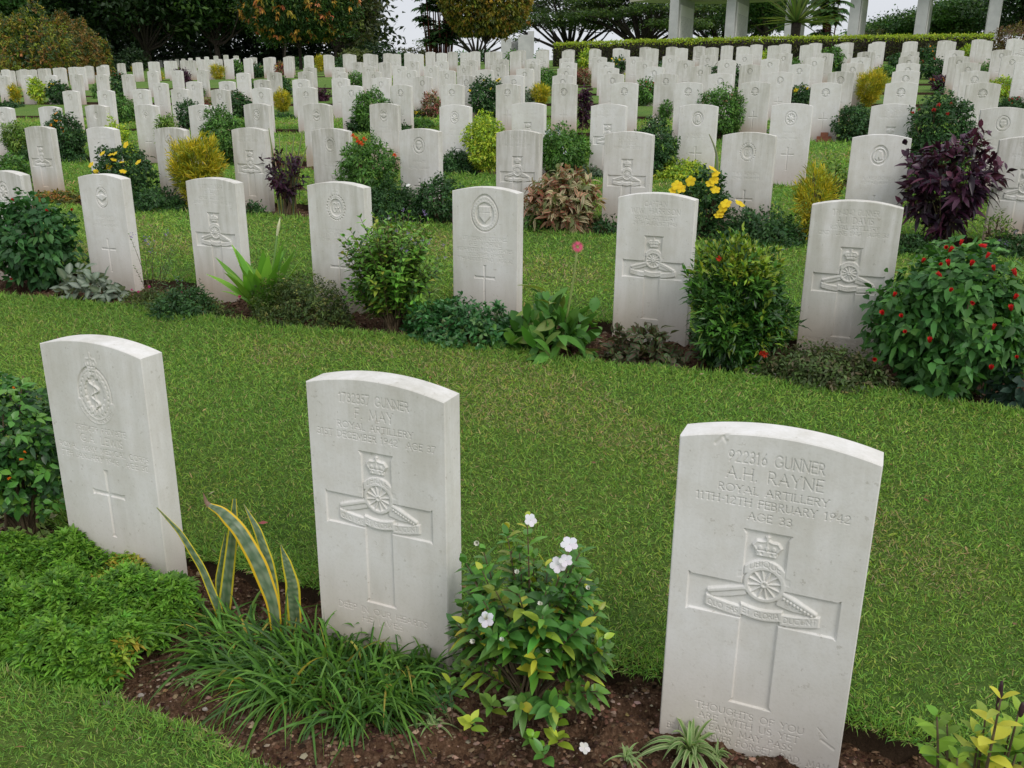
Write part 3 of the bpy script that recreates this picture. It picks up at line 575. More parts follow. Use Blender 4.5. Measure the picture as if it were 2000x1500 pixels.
ROWS={0:[('lewis',-1.958),('may',-1.05),('rayne',-.136)],
1:[('r_star',-5.57),('airman',-4.658),('hall',-3.754),('wright',-2.862),('morice',-1.938),('harrison',-1.026),('davis',-.122),('blank_far',.79)],
2:[('r_star',-9.17),('gunner',-8.264),('gunner',-7.374),('r_medic',-6.47),('gunner',-5.524),('r_cypher',-4.622),('r_shield',-3.721),('gunner',-2.813),('gunner_gill',-1.889),('r_cypher',-.985),('r_head',-.093),('gunner',.815)],
3:[('r_head',-11.9),('blank_far',-10.954),('r_cypher',-10.056),('r_medic',-9.166),('r_shield',-8.236),('r_star',-7.35),('r_wing',-6.45),('r_wing',-5.516),('r_star',-4.598),('gunner',-3.702),('gunner',-2.8),('r_head',-1.86),('r_star',-.96),('gunner',-.062),('r_shield',.85)],
4:[('sun',u) for u in (-14.533,-13.645,-12.755,-11.851,-10.939,-10.041,-9.123,-8.231,-7.313,-6.404,-5.464,-4.562,-3.648,-2.732,-1.83,-.926,-.024,.9,1.81)],
5:[('sun_far',u) for u in (-14.526,-13.616,-12.736,-11.844,-10.908,-9.98,-9.07,-8.176,-7.274,-6.34,-5.42,-4.528,-3.614,-2.726,-1.794,-.9,.009,.93,1.85)]}
GAPS={6:[(285,445)],7:[(-99,280),(405,560)],8:[(225,655)]}
for k in (6,7,8,9,10):
    rl=[];
    hi=[0,0,0,0,0,0,3.8,4.6,5.5,6.4,7.5][k]; lo={6:-30,7:-34,8:-36,9:-40,10:-40}[k]
    for i in range(60):
        u=.04-.906*(i-8)+rng.normal(0,.012)
        if u<lo or u>hi: continue
        xp=proj([(u,ROWV[k],float(Gz(u,ROWV[k]))+.6)])[0][0]
        if any(a<xp<b for a,b in GAPS.get(k,[])): continue
        tp='sun_far' if k<9 else rng.choice(['cross_far','blank_far','ra_far','cross_far'])
        if rng.random()<.04 and k<9: tp='cross_far'
        rl.append((tp,u))
    ROWS[k]=rl
NAMED={'lewis':'weathered white headstone of G.A. Lewis, serpent and wreath badge, leftmost of the front three','may':'white headstone of F. May with wheeled gun badge, middle of the front three','rayne':'large nearest headstone of A.H. Rayne with gun badge and epitaph at the foot',
'airman':'headstone with winged badge and brown stained foot beside the dark red-budded shrub','hall':'gunner headstone of J.S. Hall behind the broad strap-leaved plant','wright':'headstone of J.D. Wright with wreathed cypher badge behind the purple-flowered shrub','morice':'headstone of G.E. Morice with round shield badge, thin cross below','harrison':'headstone of W.W. Harrison, captain, with large gun badge on broad cross','davis':'headstone of A.J. Davis with gun badge, next to the red-flowered bush'}
RN={k:nth(k+1)+' row' for k in range(13)}
GRP='white headstones set in rows across the cemetery lawn'
kk=0; ALLS=[]
for k,rl in ROWS.items():
    rl=sorted(rl,key=lambda a:a[1]); n=0
    for tp,u in rl:
        V=ROWV[k]; z=float(Gz(u,V)) 
        top=proj([(u,V,z+.68)])[0]
        if top[0]<-60 or top[0]>2060: continue
        n+=1; ALLS.append((k,n,u,V,tp,z))
cnt=len(ALLS)
for k,n,u,V,tp,z in ALLS:
    tot=sum(1 for a in ALLS if a[0]==k)
    lab=NAMED.get(tp) or '%s headstone with %s, %s from left in %s'%('white' if k<4 else 'small' if k<8 else 'tiny',BD[tp],nth(n),RN[k])
    H=TPL[tp][1]/1000.; tz=z+HS-H; 
    if k==0: tz=z+HS-H
    stone(tp,u,V,tz+rng.normal(0,.006 if k>1 else 0),lab,GRP,rz=rng.normal(0,.006 if k>2 else .002),lean=rng.normal(0,.006))
    STONES.append((k,n,u,V))
# the end stones of farther rows, seen one beyond another against the dark trees
for i,(x,y) in enumerate([(460,108.5),(440,107),(420.5,108.7),(402.5,110.4),(386,111.7),(371,113.2),(357,114.3),(344.6,115.2),(332.6,116),(322,116.8),(313,117.6),(304.5,118.5),(297,119.3),(290,120.3)]):
    t_=56+i*2.6; Pq=onY(x,y,t_); g=float(Gz(Pq[0],Pq[1]))
    o=stone('blank_far',Pq[0],Pq[1],max(Pq[2]-.70,g-.35),'tiny distant headstone, %s in the line fading left against the dark trees'%nth(i+1),'line of tiny distant headstones before the dark trees')
print('stones',cnt)
# lawns
lawn_strip(.45,1.30,60000,'grass','short mown lawn in front of the nearest flower bed',.022,.0023,3,None,0)
lawn_strip(1.70,3.80,58000,'grass','short mown lawn between the nearest two flower beds',.022,.0023,3,0,1)
lawn_strip(4.22,6.35,9500,'grass','short mown lawn between the second and third flower beds',.034,.005,2,1,2)
lawn_strip(6.72,8.75,3800,'grass','short mown lawn between the third and fourth flower beds',.045,.008,2,2,3)
lawn_strip(9.1,12.2,1800,'grass','short mown lawn between the fourth and fifth flower beds',.05,.011,2,3,4)
lawn_strip(12.6,14.5,1100,'grass','short mown lawn between the fifth and sixth flower beds',.055,.014,2,4,5)
# ---------------- plants ----------------
class Pl: pass
def place(xc,yb,ytop,wpx,V=None,yl=None):
    "stand a plant on the ground: base pixel or row coordinate, height and width from the photo"
    p=Pl()
    if V is None: b=hit(xc,yb,-.04)
    else:
        b=onV(xc,(yb+ytop)/2 if yl is None else yl,V); b[2]=float(Gz(b[0],b[1]))-.045
    d=(b-CAM)@F0; lo,hi=.01,4.
    for _ in range(30):
        m=(lo+hi)/2
        if proj([b+[0,0,m]])[0][1]>ytop: lo=m
        else: hi=m
    p.b=b; p.h=lo; p.w=wpx*d/FPX; p.d=d; return p
GRN=[((.065,.155,.027),4),((.10,.22,.038),3),((.04,.10,.02),3)]
DRK=[((.022,.062,.018),4),((.035,.09,.025),3),((.05,.12,.03),1.5)]
LIM=[((.32,.42,.03),3),((.16,.27,.03),3),((.44,.48,.05),1.2)]
GLD=[((.40,.34,.02),3),((.26,.28,.02),3),((.52,.42,.03),1.6),((.13,.18,.02),1.5)]
PUR=[((.045,.014,.032),4),((.085,.024,.048),2),((.02,.010,.018),3)]
RED=[((.22,.06,.05),2),((.32,.16,.12),1.5),((.10,.11,.04),2.5),((.12,.03,.03),1),((.30,.26,.15),1)]
GRY=[((.10,.15,.09),3),((.16,.20,.14),1.5),((.06,.10,.06),2)]
ORG=[((.23,.15,.02),3),((.11,.13,.02),3.5),((.045,.075,.015),4),((.28,.13,.04),1.3)]
YGN=[((.10,.19,.03),3),((.16,.25,.04),3),((.06,.12,.025),2)]
def foliage(name,b,w,dp,h,nc,k,L,W,palette,parent,shape='ball',mat='leaf',rows=2,spread=1.,up=.35,droop=.3,edge=None,mid=None,z0=.0,fold=.3,seed=None,tipcol=None,core=.55):
    """clusters of leaves through a crown volume; b base, half sizes w/2, dp/2, height h"""
    r=rng
    n=nc; u=rdir(n); rad=(core+(1-core)*r.random(n)**.6)
    f1,f2,f3=r.uniform(0,6.28,3)
    lump=1+.16*np.sin(u[:,0]*5+f1)*np.sin(u[:,2]*5+f2)+.12*np.sin(u[:,1]*8+f3+u[:,0]*4)
    rad=rad*lump
    if shape=='ball': X=u[:,0]*w/2*rad;Y=u[:,1]*dp/2*rad;Z=h*z0+(h*(1-z0))*(.5+.5*u[:,2]*rad)
    elif shape=='dome': Z=np.abs(u[:,2])*h*rad; X=u[:,0]*w/2*rad;Y=u[:,1]*dp/2*rad
    elif shape=='box':
        X=r.uniform(-.5,.5,n)*w;Y=r.uniform(-.5,.5,n)*dp;Z=r.uniform(0,1,n)**.6*h; e=r.integers(0,3,n); X=np.where(e==0,np.sign(X)*w/2*r.uniform(.92,1,n),X);Y=np.where(e==1,np.sign(Y)*dp/2*r.uniform(.85,1,n),Y);Z=np.where(e==2,h*r.uniform(.9,1.04,n),Z)
    elif shape=='vase':
        Z=h*(z0+(1-z0)*(.5+.5*u[:,2]*rad)); kx=.35+.75*np.clip(Z/h,0,1); X=u[:,0]*w/2*rad*kx;Y=u[:,1]*dp/2*rad*kx
    C0=np.stack([X,Y,Z],1); od=np.stack([X/(w/2+1e-6),Y/(dp/2+1e-6),(Z-h*.45)/(h*.6)],1); od=nrm(od+r.normal(0,.35,(n,3)))
    cj=pal(palette,n,.10,.05)
    P=np.repeat(C0,k,0); O=np.repeat(od,k,0); a=r.uniform(0,6.28,n*k)
    tmp=nrm(np.cross(O,rdir(n*k))); D=nrm(O*r.uniform(.15,1.,(n*k,1))+tmp*spread+[0,0,up*.5]); Nn=nrm(O+[0,0,up+.4]+r.normal(0,.3,(n*k,3)))
    P=P+D*(L*.12)+O*r.normal(0,L*.35,(n*k,1))
    c=np.repeat(cj,k,0)*(1+r.normal(0,.12,(n*k,1)))
    if tipcol is not None:
        m=(np.repeat(Z/h+np.linalg.norm(od,axis=1)*0,k)>tipcol[1])&(r.random(n*k)<tipcol[2]); c[m]=pal(tipcol[0],m.sum())
    P[:,2]=np.maximum(P[:,2],.012)
    V,F,C=ribbons(P,D,Nn,L*r.uniform(.6,1.25,n*k),W*r.uniform(.7,1.2,n*k),rows,droop=droop*r.uniform(.3,1.3,n*k),fold=fold,cols=np.clip(c,.003,.9),edge=edge,mid=mid)
    o=mk(name,V,F,mat,parent,cols=C); return o,C0,od
def stems(parent,C0,nst,r0,k=5,mat='stem',name='stem',root=.03,hmin=0.):
    b=MB(); idx=rng.choice(len(C0),min(nst,len(C0)),replace=False)
    for i in idx:
        e=C0[i]; s=np.array([rng.normal(0,root),rng.normal(0,root),-.03]); m=(s+e)/2; m[:2]*=.75; m[2]+=e[2]*.08
        ts=np.linspace(0,1,5)[:,None]; pts=(1-ts)**2*s+2*ts*(1-ts)*m+ts**2*e; b.tube(pts,np.linspace(r0,r0*.35,5),k)
    return b.build(name,mat,parent,cols=False)
_fl={}
def flowermesh(kind,size,col,col2=None):
    key=(kind,round(size,4),tuple(col))
    if key in _fl: return _fl[key]
    b=MB()
    if kind=='pom':
        n=40; D=rdir(n,.3); V,F,C=ribbons(np.zeros((n,3)),D,rdir(n),size*.5,size*.13,2,droop=.1,cols=pal([(col,1)],n))
        b.add(V,F,C)
    elif kind=='daisy':
        n=22; a=np.arange(n)*2*np.pi/n; D=np.stack([np.cos(a),np.sin(a),np.full(n,.12)],1); V,F,C=ribbons(D*size*.08,D,np.array([0,0,1.]),size*.45,size*.09,2,droop=.1,cols=pal([(col,1)],n)); b.add(V,F,C)
        V,F,C=ribbons(D*0,D,np.array([0,0,1.]),size*.15,size*.08,1,droop=0,cols=pal([(col2 or (.3,.2,.02),1)],n)); V[:,2]+=size*.03; b.add(V,F,C)
    elif kind=='spray':
        n=14; P=rng.normal(0,size*.3,(n,3)); D=rdir(n,.3); V,F,C=ribbons(P,D,rdir(n),size*.3,size*.2,2,droop=0,cols=pal([(col,1)],n)); b.add(V,F,C)
    elif kind=='bud':
        n=7; a=np.arange(n)*2*np.pi/n; D=nrm(np.stack([np.cos(a)*.3,np.sin(a)*.3,np.full(n,1.)],1)); V,F,C=ribbons(np.zeros((n,3)),D,nrm(np.stack([-np.cos(a),-np.sin(a),np.full(n,.2)],1)),size,size*.4,3,droop=0,cols=pal([(col,1)],n)); b.add(V,F,C)
    else:
        n=5; a=np.arange(n)*2*np.pi/n+rng.uniform(0,1); D=nrm(np.stack([np.cos(a),np.sin(a),np.full(n,.45)],1))
        V,F,C=ribbons(D*size*.02,D,np.array([0,0,1.]),size*.55,size*.46,3,droop=.35,fold=-.15,cols=pal([(col,1)],n,.05,.02),prof=lambda t:np.array([.25,.7,1.,.45])); b.add(V,F,C)
        if col2 is not None:
            V,F,C=ribbons(np.zeros((4,3)),rdir(4,2.),rdir(4),size*.16,size*.1,1,cols=pal([(col2,1)],4)); b.add(V,F,C)
    o=b.build('flower','petal'); me=o.data; bpy.data.objects.remove(o); _fl[key]=me; return me
def flowers(parent,pts,kind,size,col,col2=None,face=None,name='flower'):
    me=flowermesh(kind,size,col,col2)
    for p in pts:
        o=link(name,me,parent,tuple(p)); d=nrm(np.asarray(face if face is not None else [.1,-.6,.7])+rng.normal(0,.35,3))
        o.rotation_euler=Vector(d).to_track_quat('Z','Y').to_euler(); s=rng.uniform(.8,1.2); o.scale=(s,s,s)
def top_pts(C0,n,w,h,front=True,lo=.5):
    "points on the crown's outside facing up and forward"
    sc=C0[:,2]/h*1.0-C0[:,1]/(w+1e-6)*.8+rng.normal(0,.25,len(C0)); sc[C0[:,2]<h*lo]-=2
    r2=np.hypot(C0[:,0]/w,C0[:,1]/w)+np.abs(C0[:,2]/h-.5); sc+=r2*1.2
    i=np.argsort(-sc)[:n]; return C0[i]*[1.03,1.06,1.03]
def px_pts(p,pts,out=.0):
    "photo pixels on the front of the plant -> local points"
    res=[]
    for x,y in pts:
        q=onV(x,y,p.b[1]-out); res.append(q-p.b)
    return np.array(res)
USED=set()
def near_stone(b,desc=''):
    k=min(range(11),key=lambda i:abs(ROWV[i]-.1-b[1])); c=[s for s in STONES if s[0]==k]; c.sort(key=lambda s:abs(s[2]-b[0]))
    s=next((q for q in c[:6] if (desc,k,q[1]) not in USED),c[0]); USED.add((desc,k,s[1])); side='before' if abs(s[2]-b[0])<.2 else ('left of' if b[0]<s[2] else 'right of'); return k,'%s the %s headstone of %s'%(side,nth(s[1]),RN[k])
KND={ # name, category, description, palette, shape, leafL, leafW, k, mat, rows
'green':('shrub','shrub','leafy green shrub',GRN,'ball',.05,.022,4,'leaf'),'dark':('shrub','shrub','dark green shrub',DRK,'ball',.045,.024,4,'leaf'),
'lime':('shrub','shrub','bright yellow-green shrub',LIM,'ball',.045,.02,4,'leaf'),'gold':('golden_croton','shrub','golden narrow-leaved bush',GLD,'vase',.08,.010,6,'leaf'),
'purple':('purple_shrub','shrub','dark purple-leaved shrub',PUR,'vase',.09,.03,6,'leaf'),'red':('variegated_shrub','shrub','red and cream variegated shrub',RED,'ball',.09,.026,5,'leaf'),
'low':('low_hedge_plant','plant','low dark green cushion plant',DRK,'dome',.03,.014,4,'leaf'),'lowlime':('low_hedge_plant','plant','low clipped yellow-green plant',LIM,'dome',.03,.014,4,'leaf'),
'grey':('ground_cover_plant','plant','low grey-green spreading plant',GRY,'dome',.035,.014,4,'leaf'),'loose':('shrub','shrub','loose open light green shrub',YGN,'vase',.06,.02,4,'leaf'),
'orange':('shrub','shrub','orange-tipped green shrub',ORG,'ball',.05,.02,4,'leaf')}
def simple(kind,xc,yb,ytop,wpx,V=None,fl=None,label=None,dens=1.,dpf=.9,scale=1.,name=None,z0=None,yl=None,group=None,fn=None,loc_label=True,nosts=False):
    nm,cat,desc,palx,shape,L,W,k,mat=KND[kind]; p=place(xc,yb,ytop,wpx,V,yl); 
    L*=scale;W*=scale
    dmin=p.d/FPX*2*2.2   # no leaf much under two render pixels
    s=max(1,dmin/L*1.5); L*=s; W*=max(s,1)
    k_,where=near_stone(p.b,desc+(' with '+fl[0] if fl else ''))
    if fl: desc+=' with '+fl[0]
    o=empty(name or nm,p.b,label or desc+' '+where,cat,group)
    dp=min(p.w,.55)*dpf; area=(p.w*p.h+p.w*dp+dp*p.h)
    n=int(min(7000,max(70,dens*area*4.2/(L*W*k))))
    f,C0,od=foliage('foliage',p.b,p.w*(.94 if kind=='gold' else 1),dp,p.h,n,k,L,W,palx,o,shape,mat,2,z0=(z0 if z0 is not None else (.08 if shape in('ball','vase') else 0)),droop=.15 if kind=='gold' else .3,up=.8 if kind=='gold' else .35,spread=.5 if kind=='gold' else .9)
    if p.d<14 and not nosts: stems(o,C0,14 if p.d<8 else 7,.006+p.h*.006)
    if fl:
        _,n_,knd,size,col,col2=fl; size=max(size,p.d/FPX*2*2.0); flowers(o,top_pts(C0,n_,p.w,p.h),knd,size,col,col2)
    return o,p,C0
YEL=(.85,.62,.03); ORA=(.85,.33,.02); REDC=(.55,.03,.03); WHT=(.85,.85,.86); PNK=(.62,.05,.30); LIL=(.38,.28,.62); BLU=(.62,.68,.85)
V1,V2,V3,V4=ROWV[0]-.16,ROWV[1]-.18,ROWV[2]-.18,ROWV[3]-.18
# ===== nearest bed =====
# a. dark shrub at the left edge with orange berries
p=place(20,1085,735,240,ROWV[0]+.05,900); o=empty('berry_shrub',p.b,'dark green glossy shrub with orange berries at the left edge beside the leftmost front headstone','shrub')
_,C0,_=foliage('foliage',p.b,.46,.40,p.h,1050,4,.030,.017,[((.035,.11,.02),4),((.06,.17,.025),3),((.10,.22,.03),1.2),((.022,.065,.018),3)],o,'ball','glossy',3,z0=.25,fold=.2,core=.35)
stems(o,C0,26,.006,root=.02); flowers(o,px_pts(p,[(52,885),(47,897),(22,932),(30,760)],.17),'bud',.012,(.75,.22,.02),name='berry')
foliage('sucker_leaves',p.b,.30,.2,.10,60,4,.03,.013,[((.16,.22,.06),2),((.30,.32,.18),1)],o,'dome','leaf',2)
# b. cushion of bright leaf rosettes
m_a=[(60,1130,1045,230),(150,1190,1075,270),(310,1210,1090,200),(60,1260,1120,190),(190,1300,1130,290),(60,1205,1090,120)]
o=empty('cushion_plant',hit(190,1200),'low spreading cushion of bright green rosettes at the foot of the leftmost front headstone','plant'); ob=np.array(o.location)
b=MB(); Pc=[]
for x in range(3600):
    U=rng.uniform(-2.30,-1.60); V=rng.uniform(1.20,1.62)
    # outline in ground plan, traced from the photo
    q=proj([(U,V,float(Gz(U,V)))])[0]
    lim=np.interp(q[0],[-100,0,60,150,290,385,400],[1290,1290,1320,1345,1300,1190,1120]); topl=np.interp(q[0],[-100,0,140,210,390],[1090,1085,1110,1120,1170])
    if q[1]>lim or q[1]<topl-30 or q[0]>388: continue
    e=min((lim-q[1])/60,(390-q[0])/50,1); e=max(e,0)
    hgt=.105*math.sqrt(max(e,0.02))*(1+.42*math.sin(U*19+1)*math.sin(V*24+U*7))
    if rng.random()<.35: hgt*=rng.uniform(.4,1)
    Pc.append((U,V,float(Gz(U,V))-.045+hgt))
Pc=np.array(Pc)-ob; n=len(Pc); k=9; P=np.repeat(Pc,k,0); a=rng.uniform(0,6.28,n*k); el=rng.uniform(.0,1.1,n*k)
D=np.stack([np.cos(a)*np.cos(el),np.sin(a)*np.cos(el),np.sin(el)],1)+np.repeat(rng.normal(0,.25,(n,3)),k,0)
yl=(np.sin(Pc[:,0]*9+2)*np.sin(Pc[:,1]*13)>.72)&(rng.random(n)<.5)
c=pal([((.095,.215,.022),4),((.135,.28,.03),3),((.055,.14,.018),2)],n,.14,.05); c[yl]=pal([((.20,.27,.03),2),((.30,.24,.03),1)],yl.sum())
Vv,F,C=ribbons(P,D,np.array([0,0,1.])+rng.normal(0,.2,(n*k,3)),rng.uniform(.018,.034,n*k),rng.uniform(.0065,.0100,n*k),3,droop=rng.uniform(.1,.6,n*k),fold=.3,cols=np.repeat(c,k,0)*(1+rng.normal(0,.1,(n*k,1))))
mk('foliage',Vv,F,'leaf',o,cols=np.clip(C,.005,.9))
# c. snake plant
def blade_poly(pix,wpx,V,nseg=26,twist=0.):
    "curved upright blade through photo pixels, at row coordinate V"
    pts=np.array([onV(x,y,V+dv) for (x,y,dv) in pix]); g0=float(Gz(pts[0][0],pts[0][1]))-.07
    if pts[0][2]>g0: pts=np.concatenate([[[pts[0][0],pts[0][1],g0]],pts]); ts=np.linspace(0,1,len(pts)); tt=np.linspace(0,1,nseg)
    C=np.stack([np.interp(tt,ts,pts[:,i]) for i in range(3)],1)
    for _ in range(3): C[1:-1]=(C[:-2]+2*C[1:-1]+C[2:])/4
    T=nrm(np.gradient(C,axis=0)); d=(C[0]-CAM)@F0; view=nrm(C-CAM); S=nrm(np.cross(T,view)); w=np.interp(tt,[a for a,_ in wpx],[b for _,b in wpx])*d/FPX/2*.74
    Nn=np.cross(S,T); return C,S,Nn,w,tt
def snake(parent,pix,wpx,V,base=(.05,.095,.045),pale=(.20,.26,.16),edgec=(.48,.40,.03),nseg=40,dry=0.):
    C,S,Nn,w,tt=blade_poly(pix,wpx,V,nseg); cs=[-1,-.74,-.70,-.35,0,.35,.70,.74,1]; b=MB(); r=len(cs); VV=[];CC=[]
    for i in range(nseg):
        for j,cx in enumerate(cs):
            VV.append(C[i]+S[i]*w[i]*cx+Nn[i]*w[i]*.45*(cx*cx-.3))
            band=.5+.5*math.sin(tt[i]*95+abs(cx)*2.5+rng.normal(0,.7))
            col=np.array(edgec) if abs(cx)>.73 else np.array(base)*(1-band)+np.array(pale)*band*(.5+.5*(cx*cx)**.3)
            if dry and tt[i]>1-dry: col=np.array((.16,.10,.07))
            CC.append(col)
    F=[(i*r+j,i*r+j+1,(i+1)*r+j+1,(i+1)*r+j) for i in range(nseg-1) for j in range(r-1)]
    b.add(VV,F,CC); ob=np.array(parent.location); return b.build('leaf_blade','glossy',parent,org=ob)
o=empty('snake_plant',hit(470,1190),'snake plant with banded yellow-edged blades between the left and middle front headstones','plant'); Vs=ROWV[0]-.02
snake(o,[(428,1192,0),(395,1110,0),(352,1040,-.02),(306,991,-.05)],[(0,13),(.3,22),(.7,15),(1,2)],Vs-.02)
snake(o,[(437,1200,0),(447,1110,0),(456,1030,0),(458,974,0)],[(0,14),(.3,34),(.75,24),(1,9)],Vs)
snake(o,[(432,1190,0),(428,1130,0),(436,1085,0),(441,1040,0)],[(0,10),(.4,22),(.8,16),(1,3)],Vs+.02)
snake(o,[(535,1180,0),(505,1100,0),(468,1035,0),(432,998,0),(404,985,0),(397,963,0)],[(0,24),(.3,42),(.6,34),(.8,14),(1,2)],Vs-.03,dry=.2,edgec=(.55,.36,.02))
snake(o,[(535,1165,0),(525,1100,0),(503,1035,0),(476,985,0)],[(0,24),(.35,31),(.75,20),(1,2)],Vs+.01)
snake(o,[(574,1185,0),(571,1140,0),(560,1100,0),(548,1064,0)],[(0,32),(.4,38),(.75,24),(1,3)],Vs+.03)
# d. strap-leaved clump
o=empty('lilyturf_clump',hit(620,1340),'wide clump of arching dark green grass-like blades before the middle front headstone','plant'); ob=np.array(o.location)
n=1500; cx=[];
while len(cx)<n:
    x,y=rng.uniform(395,900),rng.uniform(1175,1465)
    lo=np.interp(x,[395,430,640,700,900],[1200,1190,1235,1225,1235]); hi=np.interp(x,[395,470,560,640,760,840,900],[1330,1390,1415,1450,1455,1380,1270])
    if y<lo+25 or y>hi-35: continue
    cx.append((x,y))
Pb=np.array([hit(x,y,-.045) for x,y in cx])-ob; Pb[:,:2]+=rng.normal(0,.008,(n,2))
ctr=Pb.mean(0); od=Pb-ctr; od[:,2]=0; od=nrm(od)*np.clip(np.linalg.norm(Pb-ctr,axis=1)/.18,.2,1)[:,None]
D=od*.55+rng.normal(0,.5,(n,3))+np.array([-.12,-.12,0]); D[:,2]=np.abs(rng.normal(.95,.3,n)); D=nrm(D)
c=pal([((.07,.165,.024),4),((.105,.225,.032),3),((.04,.10,.02),3),((.30,.26,.05),.35)],n,.15,.05)
Vv,F,C=ribbons(Pb,D,rdir(n,.8),rng.uniform(.12,.26,n),rng.uniform(.0048,.0082,n),7,droop=rng.uniform(.35,1.15,n),fold=.35,prof=lambda t:np.clip(1.05-t**3,.05,1),cols=c,mid=None)
mk('foliage',Vv,F,'leaf',o,cols=C)
# e. white-flowered shrub
p=place(1040,1378,1010,330); o=empty('white_flowered_shrub',p.b,'leafy shrub with white flowers and yellowing leaves between the middle and right front headstones','shrub')
WP=[((.055,.15,.025),5),((.085,.20,.03),4),((.20,.27,.03),2.6),((.31,.33,.03),1.2),((.035,.095,.02),2)]
def twiggy(o,tips,starts,LL,WW,palx,nper=9,parts='foliage',mat='glossy',r0=.005,span=.55,droop=.35):
    "arching stems with opposite leaves along their outer half"
    sb=MB(); P=[];D=[];Nn=[];Ls=[];cc=[]
    for s,e in zip(starts,tips):
        m=(s+e)/2; m[:2]=m[:2]*.8+s[:2]*.1+e[:2]*.05; m[2]=s[2]+(e[2]-s[2])*.62; ts=np.linspace(0,1,9)[:,None]; pts=(1-ts)**2*s+2*ts*(1-ts)*m+ts**2*e; sb.tube(pts,np.linspace(r0,r0*.3,9),5)
        base=pal(palx,1,.1)[0]
        for i in range(nper):
            t=1-span*(i/nper)**1.1; q=(1-t)**2*s+2*t*(1-t)*m+t*t*e; tg=nrm((1-t)*(m-s)+t*(e-m)); a=i*1.57+rng.uniform(0,.6); A=nrm(np.cross(tg,[.3,.2,1])); B=np.cross(tg,A)
            for sg in(0,math.pi):
                dd=A*math.cos(a+sg)+B*math.sin(a+sg)+tg*(.55 if i else 1.2); P.append(q); D.append(dd+[0,0,.15]); Nn.append(tg+[0,0,.8]+rng.normal(0,.15,3)); Ls.append(1 if i>1 else .7); cc.append(base if rng.random()<.6 else pal(palx,1)[0])
    n=len(P); V_,F_,C_=ribbons(P,np.array(D),np.array(Nn),np.array(Ls)*LL*rng.uniform(.7,1.2,n),np.array(Ls)*WW*rng.uniform(.8,1.15,n),4,droop=droop*rng.uniform(.3,1.4,n),fold=.25,cols=np.array(cc)*(1+rng.normal(0,.1,(n,1))))
    mk(parts,V_,F_,mat,o,cols=np.clip(C_,.004,.9)); return sb.build('stem','stem',o,cols=False)
tips=[];st=[]
for i in range(92):
    x=rng.uniform(-1,1); y=rng.uniform(-1,1)
    if x*x+y*y>1: continue
    zt=p.h*(1-.40*(x*x+y*y))*rng.uniform(.5,1.0); tips.append(np.array([x*.185-.01,y*.14,zt])); st.append(np.array([rng.normal(-.01,.012),rng.normal(0,.012),0.]))
for x,y,z in((-.185,-.02,.17),(-.13,-.05,.10),(.16,0,.17),(.17,-.04,.12),(-.15,.02,.26),(.14,.04,.27),(.02,-.13,.10),(.10,-.12,.11)): tips.append(np.array([x,y,z])); st.append(np.array([0,0,0.]))
twiggy(o,tips,st,.056,.022,WP,9,r0=.004)
fp=px_pts(p,[(1036,1016),(1112,1063),(1090,1103),(1105,1095),(932,1060),(950,1210),(927,1252),(984,1252),(1072,1270),(1150,1150),(1010,1120),(1060,1180)],.13); flowers(o,np.concatenate([fp[:4],fp[5:6]]),'petal5',.030,(.86,.84,.92),(.75,.75,.5)); flowers(o,fp[4:],'bud',.018,WHT)
# low suckers of the same shrub
q=place(1000,1420,1330,200,V1-.24,1390)
for x,y in((880,1335),(900,1300),(912,1330),(960,1375),(1005,1340),(1045,1380),(1060,1330),(1085,1400),(1100,1360),(1130,1370),(1040,1440),(1090,1440),(1060,1470),(920,1410),(975,1300)):
    g_=hit(x+rng.normal(0,8),y+38,-.05); e=onV(x,y,g_[1]-.01)-g_; o2=empty('seedling_shrub',g_,'low yellow-green sprout growing from the soil below the white-flowered shrub','plant','sprouts below the white-flowered shrub')
    twiggy(o2,[e],[np.zeros(3)],.058,.024,[((.20,.30,.03),2),((.09,.19,.03),3),((.30,.36,.04),.7)],3,r0=.0018,span=.6)
q=place(860,1260,1200,60,V1,1230); o2=empty('seedling_shrub',q.b,'small sprig of dark oval leaves against the lower right of the middle front headstone','plant')
twiggy(o2,[np.array([-.02,0,.09]),np.array([.02,0,.10]),np.array([0,0,.06])],[np.array([.03,0,0])]*3,.032,.016,DRK,3,r0=.0018)
# f. spider plants
def spider(x,y,sz,label,n=34):
    b_=hit(x,y,-.04); o=empty('spider_plant',b_,label,'plant'); a=rng.uniform(0,6.28,n); el=rng.uniform(.5,1.3,n); D=np.stack([np.cos(a)*np.cos(el),np.sin(a)*np.cos(el),np.sin(el)],1)
    V_,F_,C_=ribbons(np.zeros((n,3))+rng.normal(0,.004,(n,3))*[1,1,0],D,np.array([0,0,1.])-D*.3,sz*rng.uniform(.6,1.1,n),sz*.075,7,droop=rng.uniform(.4,1.0,n),fold=.5,prof=lambda t:np.clip(1.05-t**2.5,.05,1),cols=pal([((.09,.20,.04),1)],n),edge=np.array((.32,.38,.18))); mk('foliage',V_,F_,'leaf',o,cols=C_)
spider(1345,1470,.155,'large green and cream striped spider plant at the foot of the nearest right headstone',40)
spider(1225,1480,.07,'small green and cream striped spider plant left of the larger one',22)
spider(1400,1478,.06,'small striped spider plant right of the larger one before the nearest headstone',18)
spider(370,1335,.06,'pale small striped spider plant on bare soil left of the grassy clump',20)
spider(845,1420,.08,'thin striped spider plant drooping at the right end of the grassy clump',22)
